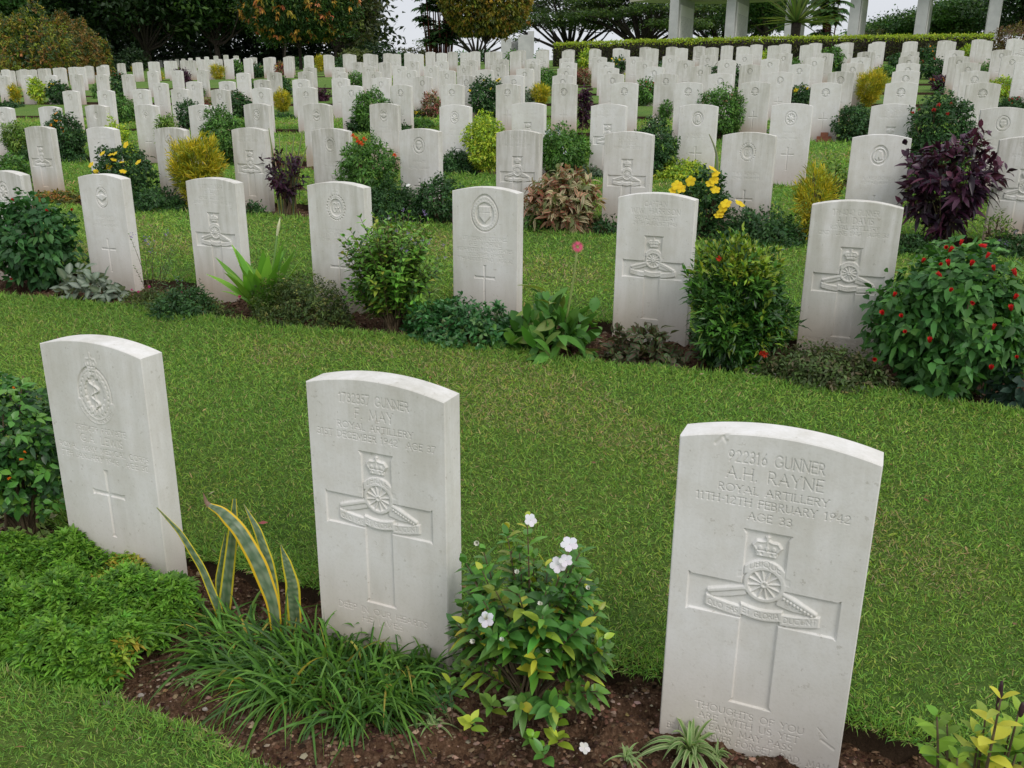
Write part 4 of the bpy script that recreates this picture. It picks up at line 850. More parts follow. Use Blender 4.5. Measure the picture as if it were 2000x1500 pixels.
# g. yellow-green plant bottom right
p=place(1960,1520,1340,190,V1-.03,1440); o=empty('yellow_leaved_plant',p.b,'yellow-green broad-leaved plant with dark flower spikes at the bottom right corner','plant')
tips=[];st=[]
for x,y in((1925,1400),(1955,1365),(1975,1420),(1910,1440),(1945,1450),(1990,1390),(1850,1415),(1870,1480),(1915,1490),(1960,1480),(2010,1430),(1830,1400),(1985,1470)):
    e=onV(x,y,p.b[1]+rng.uniform(-.05,.04))-p.b; tips.append(e); st.append(np.array([e[0]*.6,rng.normal(0,.01),0.]))
twiggy(o,tips,st,.056,.024,[((.19,.31,.035),3),((.12,.24,.03),3.4),((.34,.36,.05),.9)],9,mat='leaf',span=.8)
bb=MB()
for x0,y0,x1,y1 in((1948,1395,1957,1330),(1992,1400,1998,1372)): 
    a_,c_=onV(x0,y0,p.b[1]-.02)-p.b,onV(x1,y1,p.b[1]-.02)-p.b; ts=np.linspace(0,1,9)[:,None]; bb.tube(a_+(c_-a_)*ts,np.array([.002,.0035,.0045,.004,.0045,.004,.0035,.003,.0015]),6,(.05,.025,.03))
bb.build('flower_spike','leaf',o)
# fallen petals, stones
for x,y,lab in((357,1490,'fallen white flower on the lawn at the lower left'),(1141,1470,'fallen white flower on the soil at the bottom centre')):
    q=hit(x,y,-.02); o=link('fallen_flower',flowermesh('petal5',.026,(.84,.82,.80)),None,tuple(q+[0,0,.012])); o.rotation_euler=(.5,.3,rng.uniform(0,6)); tag(o,lab,'flower','fallen white flowers')
def pebble(x,y,s,lab,mat='pebble',flat=.6):
    q=hit(x,y,-.045); b=MB(); th=np.linspace(0,np.pi,7); ph=np.arange(9)*2*np.pi/9; VV=[]
    for i,t_ in enumerate(th):
        for f_ in ph: VV.append(np.array([math.sin(t_)*math.cos(f_),math.sin(t_)*math.sin(f_)*.8,math.cos(t_)*flat])*s*(1+rng.normal(0,.09)))
    F=[(i*9+j,i*9+(j+1)%9,(i+1)*9+(j+1)%9,(i+1)*9+j) for i in range(6) for j in range(9)]; b.add(VV,F); o=b.build('stone',mat,cols=False,smooth=False); o.location=q; tag(o,lab,'stone')
pebble(208,1375,.011,'flat grey stone on soil at the left bed edge'); pebble(275,1358,.008,'small square grey stone right of the flat grey one'); pebble(401,1385,.007,'brownish stone upright in soil left of the grassy clump'); pebble(838,1358,.011,'pinkish broken brick stone right of the grassy clump','terracotta'); pebble(315,1402,.008,'greenish stone near the front lawn edge')
# fallen leaves and bits on the lawns
n=420; U=rng.uniform(-6,2,n); V=rng.uniform(.6,8.6,n); m=np.array([not any(v-.44<y<v+.17 for v in ROWV[:3]) for y in V]); U,V=U[m],V[m]; n=len(U)
Vv,F,C=ribbons(np.stack([U,V,Gz(U,V)+.014],1),rdir(n)*[1,1,.25],np.array([0,0,1.])+rng.normal(0,.4,(n,3)),rng.uniform(.012,.034,n),rng.uniform(.006,.014,n),2,droop=0,cols=pal([((.20,.11,.05),3),((.33,.24,.10),3),((.40,.33,.22),1.5),((.30,.07,.09),.5)],n))
tag(mk('leaf_litter',Vv,F,'leaf',cols=C),'small dry leaves and clippings scattered over the lawns','leaves',kind='stuff')
# ===== second bed =====
DRKM=[((.022,.075,.020),4),((.035,.11,.028),3),((.055,.15,.035),1.6)]
def lobed(o,p,w,dp,n,L,W,palx,fl,shape='ball',k=3,z0=.05,core=.5):
    f,C0,_=foliage('foliage',p.b,w,dp,p.h,n,k,L,W,palx,o,shape,'leaf',3,z0=z0,fold=.22,droop=.45,core=core,up=.3); return C0
p=place(60,590,385,235,V2+.05,490); o=empty('red_budded_shrub',p.b,'large dark green shrub with few red buds at the left edge beside the winged-badge headstone','shrub')
C0=lobed(o,p,.66,.5,900,.055,.034,DRKM,None); stems(o,C0,16,.008); flowers(o,px_pts(p,[(95,413),(28,393),(140,412),(25,545)],.26),'bud',.024,REDC)
p=place(180,598,535,160,V2-.06,570); o=empty('spotted_leaf_plant',p.b,'silvery grey-green broad-leaved plant at the foot of the winged-badge headstone','plant')
foliage('foliage',p.b,p.w,.22,p.h,60,3,.085,.045,[((.09,.13,.09),3),((.16,.20,.16),2),((.05,.08,.05),2)],o,'dome','leaf',4,up=.9,droop=.35,mid=np.array((.22,.26,.20)))
p=place(295,575,455,100,V2,520); o=empty('purple_flower_spikes',p.b,'spindly plant with purple flower spikes between first two full headstones of the second row','plant')
tips=[onV(x,y,p.b[1])-p.b for x,y in((252,458),(280,462),(288,495),(322,455),(345,480),(355,455),(300,470),(335,510),(262,520))]
twiggy(o,tips,[np.array([rng.normal(0,.02),rng.normal(0,.02),0.]) for _ in tips],.028,.006,GRN,14,r0=.0025,span=.9); flowers(o,px_pts(p,[(284,467),(290,474),(325,455),(257,460),(347,545),(295,490)],.0),'spray',.03,(.25,.14,.55))
p=place(345,640,570,280,V2-.13,600); o=empty('ground_cover_plant',p.b,'low olive ground cover with magenta pompom flowers in the second bed','plant')
foliage('foliage',p.b,p.w,.28,p.h*1.0,1800,4,.022,.009,[((.07,.11,.03),3),((.11,.14,.04),2),((.05,.08,.025),2)],o,'dome','leaf',2); flowers(o,px_pts(p,[(257,566),(270,570),(291,560),(333,578),(356,571),(468,579)],.05),'pom',.022,(.62,.02,.26))
# crinum
def strap(o,b,n,Lr,W,palx,rows=9,el=(.5,1.45),droop=(.25,.9),mat='leaf',name='foliage',edge=None,mid=None):
    a=np.arange(n)*2.4+rng.uniform(0,.5,n); e=rng.uniform(el[0],el[1],n); D=np.stack([np.cos(a)*np.cos(e),np.sin(a)*np.cos(e),np.sin(e)],1)
    V_,F_,C_=ribbons(rng.normal(0,.008,(n,3))*[1,1,0],D,np.array([0,0,1.])-D*.4,Lr*rng.uniform(.65,1.1,n),W*rng.uniform(.8,1.1,n),rows,droop=rng.uniform(droop[0],droop[1],n)*np.cos(e)**.5,fold=.3,prof=lambda t:np.clip(.45+1.4*t-1.9*t**2.6,.03,1.),cols=pal(palx,n,.1,.04),edge=edge,mid=mid); return mk(name,V_,F_,mat,o,cols=C_)
p=place(508,578,430,170,V2-.05,520); o=empty('crinum_lily',p.b,'broad strap-leaved lily with upright pale bud before the gunner headstone of J.S. Hall','plant')
strap(o,p.b,32,.52,.088,[((.11,.26,.03),3),((.17,.34,.04),2),((.25,.36,.05),.6)],9,(.75,1.4),(.12,.45)); bb=MB(); e=onV(547,425,p.b[1])-p.b; e2=onV(541,460,p.b[1])-p.b; bb.tube([np.array([.02,0,0]),e2*.5+[.012,0,0],e2],[.006,.006,.006],6,(.12,.22,.05)); bb.tube([e2,(e+e2)/2,e],[.006,.009,.001],6,(.55,.55,.38)); bb.build('flower_bud','leaf',o)
p=place(585,665,545,215,V2-.1,605); o=empty('small_leaved_bush',p.b,'low dark speckled bush with tiny leaves before the cypher-badge headstone','shrub')
foliage('foliage',p.b,p.w*1.08,.38,p.h*1.05,2600,4,.018,.009,[((.045,.075,.02),4),((.08,.115,.025),2),((.20,.20,.06),.35)],o,'dome','leaf',2,core=.6)
p=place(765,650,415,195,V2-.02,530); o=empty('purple_flowered_shrub',p.b,'tall light green shrub with small purple flowers between the cypher and shield headstones','shrub')
tips=[];st=[]
for i in range(300):
    x,y=rng.uniform(-1,1,2); 
    if x*x+y*y>1: continue
    z=p.h*rng.uniform(.35,1)*(1-.3*(x*x)); tips.append(np.array([x*p.w*.5,y*.22,z])); st.append(np.array([rng.normal(0,.02),rng.normal(0,.02),0.]))
twiggy(o,tips,st,.054,.024,[((.10,.22,.03),4),((.16,.31,.045),3),((.05,.12,.025),2),((.24,.26,.04),.4)],11,mat='leaf',r0=.004,span=.75)
flowers(o,px_pts(p,[(788,410),(760,425),(831,418),(828,412),(737,432),(726,418),(775,450),(715,468),(735,455),(745,462),(797,455),(804,466),(812,474),(826,470),(838,475),(842,466),(795,490),(785,485),(718,447),(680,480),(867,478),(855,505),(870,503),(722,538)],.12),'spray',.017,LIL)
p=place(905,705,592,235,V2-.12,650); o=empty('ground_cover_plant',p.b,'dense dark green rounded-leaf ground cover before the shield-badge headstone of G.E. Morice','plant')
foliage('foliage',p.b,p.w*1.02,.36,p.h*.95,760,6,.034,.017,[((.03,.10,.028),4),((.045,.14,.035),2),((.09,.17,.05),.5)],o,'dome','glossy',3,up=.7,core=.7)
p=place(1085,690,560,190,V2-.1,620); o=empty('gerbera_plant',p.b,'broad arching green leaves with one pink daisy on a tall stalk','plant')
gp=[((.05,.14,.024),3),((.08,.20,.03),3),((.13,.19,.04),.8)]; foliage('foliage',p.b,p.w*.9,.34,p.h*.62,62,3,.15,.052,gp,o,'dome','leaf',5,up=1.3,droop=.42,core=.5); foliage('upright_leaves',p.b,p.w*.5,.2,p.h*.8,16,3,.15,.05,gp,o,'dome','leaf',5,up=2.0,droop=.25,core=.4,spread=.6); bb=MB(); e=onV(1128,482,p.b[1])-p.b; ts=np.linspace(0,1,8)[:,None]; bb.tube(np.array([0.02,0,0])+(e-[.02,0,0])*ts+np.sin(ts*3.1)*[.01,0,0],.0055,6,(.24,.30,.10)); bb.build('flower_stalk','leaf',o); flowers(o,[e],'daisy',.052,(.62,.10,.20),(.5,.1,.1),face=[.35,-.85,.45])
p=place(1255,705,640,155,V2-.1,675); o=empty('trailing_plant',p.b,'low trailing dark green plant at the foot of the W.W. Harrison headstone','plant')
foliage('foliage',p.b,p.w,.26,p.h*1.0,130,4,.055,.024,[((.045,.10,.035),3),((.07,.14,.05),2)],o,'dome','leaf',3,up=.7,mid=np.array((.09,.04,.035)))
p=place(1440,715,475,180,V2+.02,590); o=empty('ixora_shrub',p.b,'dense upright glossy bush with a red flower between the Harrison and Davis headstones','shrub')
foliage('foliage',p.b,p.w*.95,.40,p.h*1.02,1900,6,.046,.014,[((.035,.10,.015),4),((.055,.15,.018),3),((.13,.20,.02),1.),((.02,.06,.012),3)],o,'ball','glossy',2,z0=-.04,up=.9,spread=.6,tipcol=([((.17,.25,.02),3),((.25,.30,.03),1)],.72,.6),core=.45)
foliage('lower_leaves',p.b,p.w*.72,.30,p.h*.6,500,6,.045,.014,[((.03,.09,.015),4),((.02,.06,.012),3)],o,'ball','glossy',2,z0=-.05,up=.5)
flowers(o,px_pts(p,[(1404,505),(1487,690),(1493,692)],.16),'pom',.035,(.60,.05,.02))
p=place(1615,765,680,270,V2-.14,725); o=empty('ground_cover_plant',p.b,'low brownish-green creeping plant with tiny white flowers before the A.J. Davis headstone','plant')
foliage('foliage',p.b,p.w,.32,p.h*.95,1500,4,.026,.012,[((.06,.09,.03),3),((.11,.10,.05),1.5),((.09,.14,.04),2)],o,'dome','leaf',2,core=.6); flowers(o,[(rng.uniform(-.3,.3),rng.uniform(-.16,.04),rng.uniform(.04,.09)) for _ in range(26)],'spray',.009,(.7,.62,.62))
p=place(1860,770,480,300,V2+.0,620); o=empty('red_flowered_bush',p.b,'big dark green bush dotted with red flowers right of the A.J. Davis headstone','shrub')
C0=lobed(o,p,p.w*.93,.54,2300,.046,.028,[((.033,.10,.023),4),((.055,.155,.032),3),((.09,.22,.042),2)],None,z0=-.03,core=.45); stems(o,C0,20,.008)
flowers(o,px_pts(p,[(1800,513),(1875,480),(1852,493),(1840,541),(1835,518),(1853,520),(1925,505),(1895,520),(1910,478),(1848,485),(1855,570),(1745,580),(1762,620),(1768,650),(1895,588),(1980,585),(1975,608),(1938,645),(1985,540),(1815,670),(1705,700),(1935,722),(1985,700),(1725,615),(1942,530)],.28),'bud',.030,(.62,.03,.03))
p=place(1990,800,690,70,V2-.12,740); o=empty('dark_leaf_plant',p.b,'dark broad-leaved plant at the right frame edge under the red-flowered bush','plant'); foliage('foliage',p.b,.16,.2,p.h,60,3,.06,.035,[((.02,.05,.03),1)],o,'dome','leaf',3)
simple('low',1975,505,455,110,V3-.05,label='low dark shrub with lilac flowers behind the red-flowered bush',fl=('lilac flowers',9,'spray',.02,LIL,None))
# ===== third bed =====
simple('orange',110,445,378,110,V3+.0,label='mixed green and reddish shrub left of the winged-badge headstone',yl=410)
o,p,C0=simple('dark',243,395,283,115,V3+.0,label='dark shrub with large yellow trumpet flowers in the third row, left of the golden bush',yl=350)
flowers(o,px_pts(p,[(178,322),(216,302),(222,312),(213,325),(206,332),(238,317),(246,283),(270,317),(187,335),(225,300),(240,335),(200,300)],.2),'petal5',.062,YEL,(.7,.4,.02))
simple('low',300,415,368,150,V3-.15,label='low dark green hedge plant along the third row between two headstones',scale=1.3)
o,p,C0=simple('gold',383,365,275,125,V3+.0,label='large golden narrow-leaved bush before the third row, right of the yellow trumpet flowers',scale=.9,dens=1.4,yl=330)
o,p,C0=simple('purple',560,418,300,70,V3,label='slender purple-black leaved plant right of the third row gunner headstone',dens=.55,scale=.8,yl=370,z0=.3)
p=place(562,400,240,70,V3+.03,330); o=empty('snake_plant',p.b,'tall pale-edged snake plant behind the slender purple plant','plant')
for x0,x1,yt in((545,525,250),(552,545,262),(560,575,265),(566,592,255),(572,600,285),(556,560,280)): snake(o,[(x0,395,0),((x0*2+x1)/3,340,0),(x1,yt,0)],[(0,7),(.5,10),(1,2)],p.b[1],nseg=14,base=(.08,.12,.05),edgec=(.30,.28,.06))
simple('low',495,420,395,50,V3-.1,label='tiny tuft of dark grass at the foot of the third row gunner headstone',scale=1.2)
o,p,C0=simple('green',717,385,268,112,V3+.02,label='feathery green shrub with orange-red flowers between two third row headstones',scale=.8,yl=330,z0=.2)
flowers(o,px_pts(p,[(697,270),(700,277),(712,271),(690,265),(706,280),(771,303)],.2),'pom',.045,(.75,.10,.02))
o,p,C0=simple('low',765,455,355,150,V3-.12,label='feathery dark green mound behind the purple-flowered shrub',scale=.9,yl=410); flowers(o,px_pts(p,[(797,362),(803,365)],.1),'petal5',.04,WHT)
simple('dark',860,455,345,90,V3-.1,label='rounded small-leaved dark shrub left of the shield-badge headstone of G.E. Morice',scale=.7,yl=410)
p=place(1098,443,342,122,V3-.06,400); o=empty('variegated_shrub',p.b,'red, cream and green variegated shrub with drooping leaves, right of the Morice headstone','shrub')
foliage('foliage',p.b,p.w,.45,p.h,430,5,.085,.028,[((.50,.38,.25),2.4),((.26,.05,.05),2),((.11,.14,.045),2.5),((.45,.20,.15),1.6)],o,'ball','leaf',3,z0=.05,droop=.4,mid=np.array((.13,.15,.06)))
simple('green',1045,455,413,55,V3-.16,label='low light green plant just right of the Morice headstone',scale=.8); simple('low',1185,462,425,50,V3-.18,label='low dark leaf clump left of the Harrison headstone',scale=1.4)
o,p,C0=simple('dark',1375,480,330,85,V3+.0,label='tall shrub with yellow trumpet flowers right of the W.W. Harrison headstone',yl=410)
flowers(o,px_pts(p,[(1398,340),(1395,352),(1388,358),(1392,330),(1322,362),(1314,372),(1330,368),(1320,380),(1349,354),(1413,405),(1408,415),(1418,398),(1445,398),(1372,482),(1404,421),(1397,371)],.22),'petal5',.066,YEL,(.7,.4,.02))
simple('low',1475,488,412,205,V3-.12,label='low spreading dark hedge plant before the cypher-badge headstone in the third row',scale=1.2)
simple('gold',1595,405,332,80,V3+.0,label='small bright golden feathery bush left of the helmeted-head headstone',scale=.8,yl=380)
simple('loose',1628,380,303,55,V3+.25,label='small open green shrub behind the bright golden feathery bush',scale=.8,dens=.5,yl=340,nosts=False)
p=place(1852,495,262,180,V3+.0,380); o=empty('purple_shrub',p.b,'large dark purple-leaved shrub between the Davis headstone and the right edge','shrub')
f,C0,_=foliage('foliage',p.b,p.w*1.0,.46,p.h*.95,170,8,.095,.032,PUR,o,'vase','glossy',3,z0=.22,droop=.4,up=.5,core=.5); stems(o,C0,30,.007)
simple('loose',1945,500,415,60,V3-.05,label='thin dry-stemmed plant with lilac blooms at the right edge',scale=.6,dens=.3)
simple('low',1775,500,462,130,V3-.15,label='low dark green tufts beneath the large purple-leaved shrub',scale=1.1)
simple('low',360,618,560,120,V2-.2,label='low olive creeping plant at the foot of the gunner headstone of J.S. Hall',scale=.9)
simple('low',100,330,285,180,V4-.1,label='low green plants at the left end of the fourth bed'); simple('green',20,330,300,60,V3+.2,label='low leafy plant at the left edge behind the third row')
# ===== farther beds: (kind, x, y base, y top, width px, flowers) =====
FY=('yellow flowers',7,'petal5',.06,YEL,None);FO=('orange flowers',14,'daisy',.05,ORA,(.4,.15,.02));FR=('red flowers',6,'pom',.04,REDC,None);FW=('white flowers',7,'spray',.04,WHT,None);FB=('pale blue flowers',12,'spray',.05,BLU,None);FP=('pink flowers',5,'spray',.05,(.6,.2,.25),None)
for kind,x,yb,yt,w,fl in [
('loose',32,308,240,55,FW),('dark',128,303,222,72,FO),('lowlime',224,280,238,62,None),('loose',325,275,228,42,None),('green',436,290,212,78,None),
('low',893,340,295,75,None),('lime',948,330,226,72,None),('green',1100,348,248,88,FB),('grey',1143,350,325,66,None),('dark',1275,322,238,82,FW),('lowlime',1335,357,315,115,None),
('dark',700,262,235,40,None),('low',780,262,243,50,None),
('gold',30,207,170,20,FY),('lime',73,208,152,26,FW),('dark',112,208,160,36,FY),('red',110,165,146,16,None),('green',193,194,168,22,None),('dark',237,190,142,38,FR),('green',237,243,189,51,None),
('low',20,212,200,50,None),('gold',267,143,133,20,FO),('gold',313,157,145,10,None),('purple',357,172,136,30,None),('gold',425,155,130,25,None),('green',461,150,121,29,None),('dark',501,153,126,31,FP),
('red',551,148,122,20,FY),('dark',587,133,114,25,None),('gold',626,141,109,16,None),('dark',664,141,114,14,None),('green',486,189,157,32,FB),('dark',550,189,153,36,None),('gold',551,221,179,34,None),
('dark',462,230,182,56,FP),('dark',372,253,197,43,None),('red',406,205,194,12,None),('purple',631,200,175,24,None),('low',555,234,224,43,None),
('dark',725,138,114,17,None),('dark',785,133,105,24,None),('gold',828,127,112,11,None),('gold',866,136,121,21,None),('green',902,122,102,26,None),('dark',947,122,100,25,None),('green',1000,145,99,20,None),
('green',696,182,143,48,FW),('green',725,256,177,66,None),('lime',775,165,143,10,None),('dark',950,233,152,60,FY),('red',842,233,182,30,None),('low',820,233,218,30,FY),('green',823,253,234,50,None),('lime',843,182,138,13,None),
('green',1062,182,134,42,None),('gold',1056,204,167,38,None),('grey',1023,204,177,46,FW),('green',1054,134,99,12,None),('dark',1097,114,94,20,FY),('lime',1147,138,97,31,None),('low',1124,137,126,20,None),
('red',1137,168,134,32,FR),('purple',1141,257,168,24,None),('dark',1204,144,113,30,FY),('dark',1255,116,97,29,None),('green',1308,106,95,14,None),('dark',1296,141,121,34,FW),('lime',1228,163,145,14,None),('green',1261,213,153,32,FR),('green',1300,233,199,22,None),
('dark',1408,182,128,80,FB),('green',1407,265,172,80,FP),('lime',1490,127,100,30,None),('green',1533,141,114,43,None),('dark',1498,160,131,17,None),('green',1560,122,100,32,None),('green',1625,140,92,32,None),('dark',1633,142,124,20,FY),('dark',1563,207,170,40,FY),('grey',1471,263,250,62,None),
('dark',1667,270,205,66,None),('gold',1699,207,141,60,None),('green',1728,153,132,40,None),('dark',1749,136,106,26,None),('dark',1818,126,92,34,FO),('dark',1828,157,115,58,FR),('purple',1838,180,150,40,FO),('dark',1842,280,178,104,FR),
('lime',1894,122,90,38,None),('green',1928,150,122,24,FP),('lime',1953,192,152,40,None),('low',1976,211,192,50,FR),('low',150,200,188,30,None),('green',385,190,170,20,None)]:
    # stand on the nearest bed in front of the base pixel
    h=hit(x,yb,-.03); kb=min(range(11),key=lambda i:abs(ROWV[i]-.15-h[1])); V=h[1] if abs(ROWV[kb]-.15-h[1])>.6 else ROWV[kb]-.17
    if yb>270 and yb<360: V=ROWV[3]-.17
    simple(kind,x,yb,yt,w*1.08,V,fl,scale=.9,dens=1.25,yl=(yb*.6+yt*.4),group=None)
# strap leaves, snake leaf, small brick
for x,y,yt,lab in((1285,240,206,'bright strap-leaved plant behind the small white-flowered shrub'),(140,240,205,'dark strap-leaved plant behind the orange-flowered shrub')):
    p=place(x,y,yt,60,ROWV[3]+.1,yl=y); o=empty('crinum_lily',p.b,lab,'plant'); strap(o,p.b,20,.42,.05,[((.10,.22,.03),2),((.16,.28,.05),1)])
p=place(1398,320,262,20,V3+.05,300); o=empty('snake_plant',p.b,'single grey-green snake plant leaf left of the cypher-badge headstone of the third row','plant'); snake(o,[(1402,330,0),(1400,295,0),(1385,262,0)],[(0,8),(.5,8),(1,2)],p.b[1],nseg=12,base=(.10,.12,.07),edgec=(.22,.20,.06))
q=hit(1609,274,-.02); bb=MB(); bb.box(-.09,.09,-.05,.05,-.02,.05); bb.box(-.045,.045,-.045,.045,.051,.10); o=bb.build('brick_block','terracotta',cols=False,smooth=False); o.location=q; tag(o,'small stepped red brick block on the lawn behind the fourth row','brick')
# ---------------- background ----------------
def tubeb(b,a,e,r0,r1,bend=.08,n=6,k=7):
    a=np.asarray(a,float);e=np.asarray(e,float);m=(a+e)/2+rng.normal(0,bend,3)*np.linalg.norm(e-a); ts=np.linspace(0,1,n)[:,None]; p=(1-ts)**2*a+2*ts*(1-ts)*m+ts**2*e; b.tube(p,np.linspace(r0,r1,n),k); return p
def cards(parent,Cc,nper,spread,size,palx,flat=.6,name='crown',droop=.2,W=.55,mat='leaf',amp=.1):
    "leaf clumps round the given centres"
    n=len(Cc); P=np.repeat(Cc,nper,0)+rng.normal(0,1,(n*nper,3))*np.array(spread)
    c=np.repeat(pal(palx,n,.22,.06),nper,0)*(1+rng.normal(0,amp,(n*nper,1)))
    D=rdir(n*nper,.1); D[:,2]*=flat; Nn=rdir(n*nper,.9)
    V_,F_,C_=ribbons(P,D,Nn,size*rng.uniform(.5,1.3,n*nper),size*W*rng.uniform(.6,1.2,n*nper),2,droop=droop,fold=.3,cols=np.clip(c,.003,.9)); return mk(name,V_,F_,mat,parent,cols=C_)
def baseat(x,t): 
    q=CAM+ray(x,200)*t; q[2]=float(Gz(q[0],q[1])); return q
def lobetree(x,t,ytop,ybot,wpx,palx,label,trunk=.22,nc=260,nper=26,leaf=.28,name='tree',lobes=9,flatc=.5,tw=None,trunks=1,ycen=None,base=None,cat='tree',group=None,core=.35,spread=.55):
    b=baseat(x,t) if base is None else base; d=(b-CAM)@F0; mpp=d/FPX; W=wpx*mpp
    zt=(onY(x,ytop,d))[2]-b[2]; zb=(onY(x,ybot,d))[2]-b[2]; H=zt-zb
    o=empty(name,b,label,cat,group); tb=MB(); Cs=[]
    lc=[]
    for i in range(lobes):
        u=rdir(1,.1)[0]; rr=rng.uniform(.35,.75); lc.append(np.array([u[0]*W/2*rr,u[1]*W/2*rr,zb+H*(.5+.5*u[2]*rr)]))
    for k_ in range(trunks):
        r0=np.array([rng.normal(0,.3)*(trunks>1),rng.normal(0,.3)*(trunks>1),-.3]); fork=np.array([r0[0]*.6,r0[1]*.6,max(zb*.8,.4)]); tubeb(tb,r0,fork,trunk,trunk*.7,.03)
        for c_ in lc[k_::trunks]:
            pp=tubeb(tb,fork,c_,trunk*.5,trunk*.14,.12)
            for _ in range(3): tubeb(tb,pp[3],c_+rng.normal(0,W*.12,3),trunk*.2,trunk*.05,.1,5,5)
    tb.build('trunk','bark',o,cols=False)
    for c_ in lc:
        n=max(3,nc//lobes); u=rdir(n); R=np.array([W*.27,W*.27,H*.27])*rng.uniform(.8,1.25); Cs.append(c_+u*R*rng.uniform(core,1,(n,1)))
    Cs=np.concatenate(Cs); cards(o,Cs,nper,(spread,spread,spread*flatc),leaf,palx); return o
def raintree(x,t,ytop,ybot,wpx,label,palx,lay=16,leaf=.3,nper=160,trunk=.45,fork_y=None):
    "spreading tree: flat layered foliage pads on long ascending limbs"
    b=baseat(x,t); d=(b-CAM)@F0; mpp=d/FPX; W=wpx*mpp; zt=onY(x,ytop,d)[2]-b[2]; zb=onY(x,ybot,d)[2]-b[2]; o=empty('rain_tree',b,label,'tree'); tb=MB(); fork=np.array([0,0,max(.5,zb*.5)]); tubeb(tb,[0,0,-.4],fork,trunk,trunk*.8,.03)
    Cs=[];Ns=[]
    for i in range(lay):
        a=i*2.4+rng.uniform(0,.5); rr=math.sqrt((i+.5)/lay); z=zb+(zt-zb)*(1-.75*rr*rr)*rng.uniform(.72,1.); c_=np.array([math.cos(a)*rr*W/2,math.sin(a)*rr*W/2*.8,z]); pp=tubeb(tb,fork,c_-[0,0,.2],trunk*.45,trunk*.07,.10,8)
        for _ in range(5): tubeb(tb,pp[rng.integers(3,7)],c_+np.array([rng.normal(0,W*.09),rng.normal(0,W*.09),rng.uniform(-.3,.1)]),trunk*.13,.02,.12,5,4)
        R=W*rng.uniform(.11,.19); n=nper; q=rng.normal(0,1,(n,2)); q=q/np.maximum(1,np.linalg.norm(q,axis=1,keepdims=True)/1.15)*R; h_=-.12*(q**2).sum(1)/R; Cs.append(c_+np.stack([q[:,0],q[:,1]*.9,h_+rng.normal(0,.10,n)],1))
    tb.build('trunk','bark',o,cols=False); Cs=np.concatenate(Cs); cards(o,Cs,7,(.30,.30,.13),leaf,palx,flat=.35); return o
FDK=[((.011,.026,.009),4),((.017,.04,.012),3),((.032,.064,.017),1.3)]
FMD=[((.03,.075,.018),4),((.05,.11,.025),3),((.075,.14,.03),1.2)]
FRN=[((.05,.09,.02),3),((.075,.12,.025),2),((.03,.06,.018),3)]
FBR=[((.06,.065,.025),3),((.04,.05,.02),3),((.09,.09,.04),1)]
# dark trees along the left
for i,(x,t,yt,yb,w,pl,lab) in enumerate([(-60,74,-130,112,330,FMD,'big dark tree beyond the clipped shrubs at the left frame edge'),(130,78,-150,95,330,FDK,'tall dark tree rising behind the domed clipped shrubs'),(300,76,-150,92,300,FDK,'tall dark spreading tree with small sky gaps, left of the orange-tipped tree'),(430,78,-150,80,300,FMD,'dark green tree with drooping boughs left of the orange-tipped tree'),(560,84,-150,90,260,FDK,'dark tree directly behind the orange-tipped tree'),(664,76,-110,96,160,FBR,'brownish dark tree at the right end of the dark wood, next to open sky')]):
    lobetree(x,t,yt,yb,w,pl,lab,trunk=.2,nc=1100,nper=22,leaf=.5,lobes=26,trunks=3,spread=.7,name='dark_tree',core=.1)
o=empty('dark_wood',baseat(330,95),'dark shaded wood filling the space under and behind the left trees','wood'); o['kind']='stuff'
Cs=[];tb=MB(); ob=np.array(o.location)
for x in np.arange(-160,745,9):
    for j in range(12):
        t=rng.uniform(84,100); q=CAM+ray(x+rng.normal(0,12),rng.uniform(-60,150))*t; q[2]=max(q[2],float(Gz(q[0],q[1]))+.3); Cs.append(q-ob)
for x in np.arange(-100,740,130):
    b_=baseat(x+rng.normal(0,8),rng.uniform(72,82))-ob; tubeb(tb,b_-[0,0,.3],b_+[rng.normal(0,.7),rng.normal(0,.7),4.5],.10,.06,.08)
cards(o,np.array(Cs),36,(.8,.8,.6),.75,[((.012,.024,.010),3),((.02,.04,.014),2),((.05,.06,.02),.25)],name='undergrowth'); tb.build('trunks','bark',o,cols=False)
simple_b=lambda x,t,yt,w,h=0:None
for x,t,yt,w,lab in ((215,66,108,60,'dark bush at the foot of the wood right of the clipped shrubs'),(268,70,92,60,'olive clipped bush in the shade under the dark trees'),(740,70,83,90,'dark green bush at the right end of the wood'),(700,66,98,60,'low bush just left of the sky gap')):
    b=baseat(x,t); d=(b-CAM)@F0; z=onY(x,yt,d)[2]-b[2]; o=empty('bush',b,lab,'bush'); foliage('foliage',b,w*d/FPX,2.,max(z,.8),260,6,.26,.13,FDK if 'dark' in lab else [((.07,.09,.02),1)],o,'ball','leaf',2,z0=-.1)
# domed clipped shrubs (orange and green)
for x,t,yt,w,lab,pl in ((72,47,20,170,'large domed clipped shrub mottled orange and green at the far left',ORG),(152,51,37,120,'second domed clipped shrub, reddish, behind the large one',ORG),(190,56,63,78,'smallest domed clipped shrub, at the right end of the clipped three',ORG),(-10,50,30,90,'dark green shrub at the left edge beside the large domed one',FMD)):
    b=baseat(x,t); d=(b-CAM)@F0; z=onY(x,yt,d)[2]-b[2]; o=empty('clipped_shrub',b,lab,'shrub'); W_=w*d/FPX
    foliage('foliage',b,W_,W_*.9,z,2600,5,.17,.08,[((.22,.18,.02),2.2),((.15,.19,.02),3),((.035,.065,.015),4.5),((.22,.11,.03),1.2)] if 'second' not in lab else [((.20,.11,.028),3),((.14,.12,.02),3),((.035,.06,.015),3)],o,'ball','leaf',2,z0=-.35,core=.80,spread=.8)
    tb=MB(); tubeb(tb,[0,0,-.2],[0,0,z*.7],.08,.04); tb.build('stem','bark',o,cols=False)
